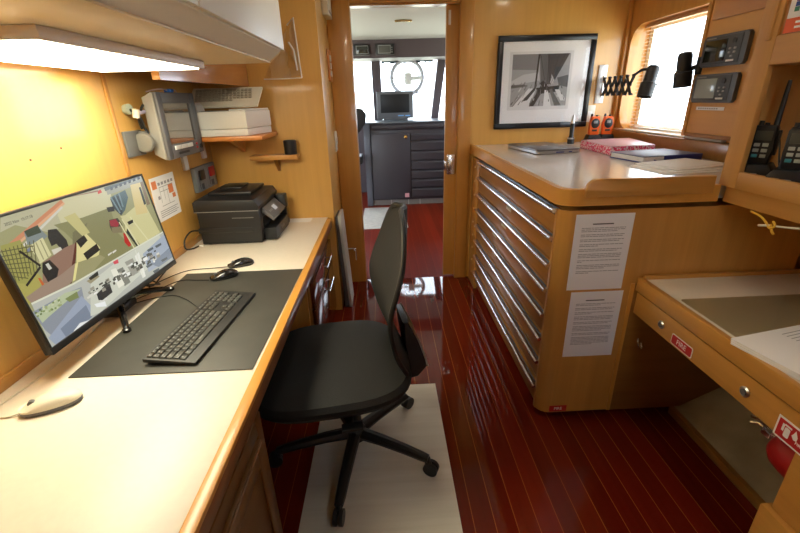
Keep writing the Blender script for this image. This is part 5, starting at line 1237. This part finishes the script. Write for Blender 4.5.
# clear-view screen in the middle pane
cv = thing('clear_view_screen', 'round clear-view screen with a white motor arm on the middle wheelhouse window', 'clear-view screen', (.36, 6.46, 1.67))
b = MB(); b.tube([(.362 + .222 * math.cos(2 * PI * k / 48), 6.455, 1.650 + .222 * math.sin(2 * PI * k / 48)) for k in range(48)], .027, 12, closed=True); part('ring', b, mat('ring_grey', (.55, .56, .62), .35), cv)
part('glass', MB().cyl((.362, 6.458, 1.650), (.362, 6.462, 1.650), .212, n=48), glass_mat('clear_view_glass', (.96, .97, .97), .05), cv)
b = MB(); b.box(.325, .425, 6.40, 6.457, 1.55, 1.71, .02); b.box(.41, .575, 6.42, 6.457, 1.61, 1.665, .012); part('motor', b, M_white, cv)
part('arm', MB().box(.142, .33, 6.43, 6.455, 1.635, 1.655, .003), M_lgrey, cv)
part('bracket', MB().box(.44, .52, 6.44, 6.478, 1.43, 1.46, .004), M_dgrey, cv)

# ------------------------------------------------------------------ added ceiling lamps, daylight, camera
M_down = mat('fill_downlight_glow', (.9, .9, .9), .5, emit=(1.0, .90, .74), estr=DOWN)
for k, (x, y) in enumerate(((-.10, 2.14), (1.0, 2.3), (-.08, 1.62), (.75, .75))):  # unseen ceiling lamps, added and placed to brighten the room and end wall
    r = thing('panel_or_fill_light', ('round recessed ceiling light, added out of view, above the ' + ('end of the desk near the printer', 'counter below the framed picture', 'office chair and desk mat', 'floor beside the right-hand table')[k]), 'light', (x, y, ZC), None, 'added ceiling fill lights')
    part('rim', MB().lathe([(.075, 0), (.075, .006), (.058, .008), (.058, 0)], (x, y, ZC - .0005), (0, 0, -1), 32), M_white, r)
    part('lens', MB().cyl((x, y, ZC - .0006), (x, y, ZC - .004), .056, n=28), M_down, r)
wd = bpy.data.worlds.new('daylight'); sc.world = wd; wd.use_nodes = True
nt = wd.node_tree; bg = nt.nodes['Background']; bg.inputs['Strength'].default_value = SKY
tcn = nt.nodes.new('ShaderNodeTexCoord'); spx = nt.nodes.new('ShaderNodeSeparateXYZ'); rp = nt.nodes.new('ShaderNodeValToRGB'); mp = nt.nodes.new('ShaderNodeMapRange')
mp.inputs['From Min'].default_value = -.3; mp.inputs['From Max'].default_value = .3
rp.color_ramp.elements[0].color = (.60, .64, .53, 1); rp.color_ramp.elements[1].color = (.78, .88, 1.0, 1); rp.color_ramp.elements[0].position = .30; rp.color_ramp.elements[1].position = .52
nt.links.new(tcn.outputs['Generated'], spx.inputs[0]); nt.links.new(spx.outputs['Z'], mp.inputs['Value']); nt.links.new(mp.outputs[0], rp.inputs['Fac']); nt.links.new(rp.outputs['Color'], bg.inputs['Color'])

cam = bpy.data.cameras.new('camera'); co = bpy.data.objects.new('camera', cam); COL.objects.link(co); sc.camera = co
cam.sensor_width = 36; cam.sensor_fit = 'HORIZONTAL'; cam.lens = 36 * 410.18 / 800; cam.clip_start = .02
pt, yw, rl = .384912, .0280972, -.0296356
F_ = Vector((math.sin(yw) * math.cos(pt), math.cos(yw) * math.cos(pt), -math.sin(pt))); R_ = Vector((math.cos(yw), -math.sin(yw), 0)); U_ = R_.cross(F_)
R2 = R_ * math.cos(rl) + U_ * math.sin(rl); U2 = U_ * math.cos(rl) - R_ * math.sin(rl)
co.matrix_world = Matrix(((R2.x, U2.x, -F_.x, 0), (R2.y, U2.y, -F_.y, 0), (R2.z, U2.z, -F_.z, 1.35), (0, 0, 0, 1)))
vs = sc.view_settings; sc.display_settings.display_device = 'sRGB'; vs.view_transform = 'Standard'; vs.look = 'None'; vs.exposure = EXPO; vs.gamma = 1; vs.use_curve_mapping = False
cy = sc.cycles; cy.use_denoising = True; cy.max_bounces = 10; cy.diffuse_bounces = 5; cy.glossy_bounces = 4; cy.transparent_max_bounces = 12; cy.sample_clamp_indirect = 6; cy.caustics_reflective = False; cy.caustics_refractive = False
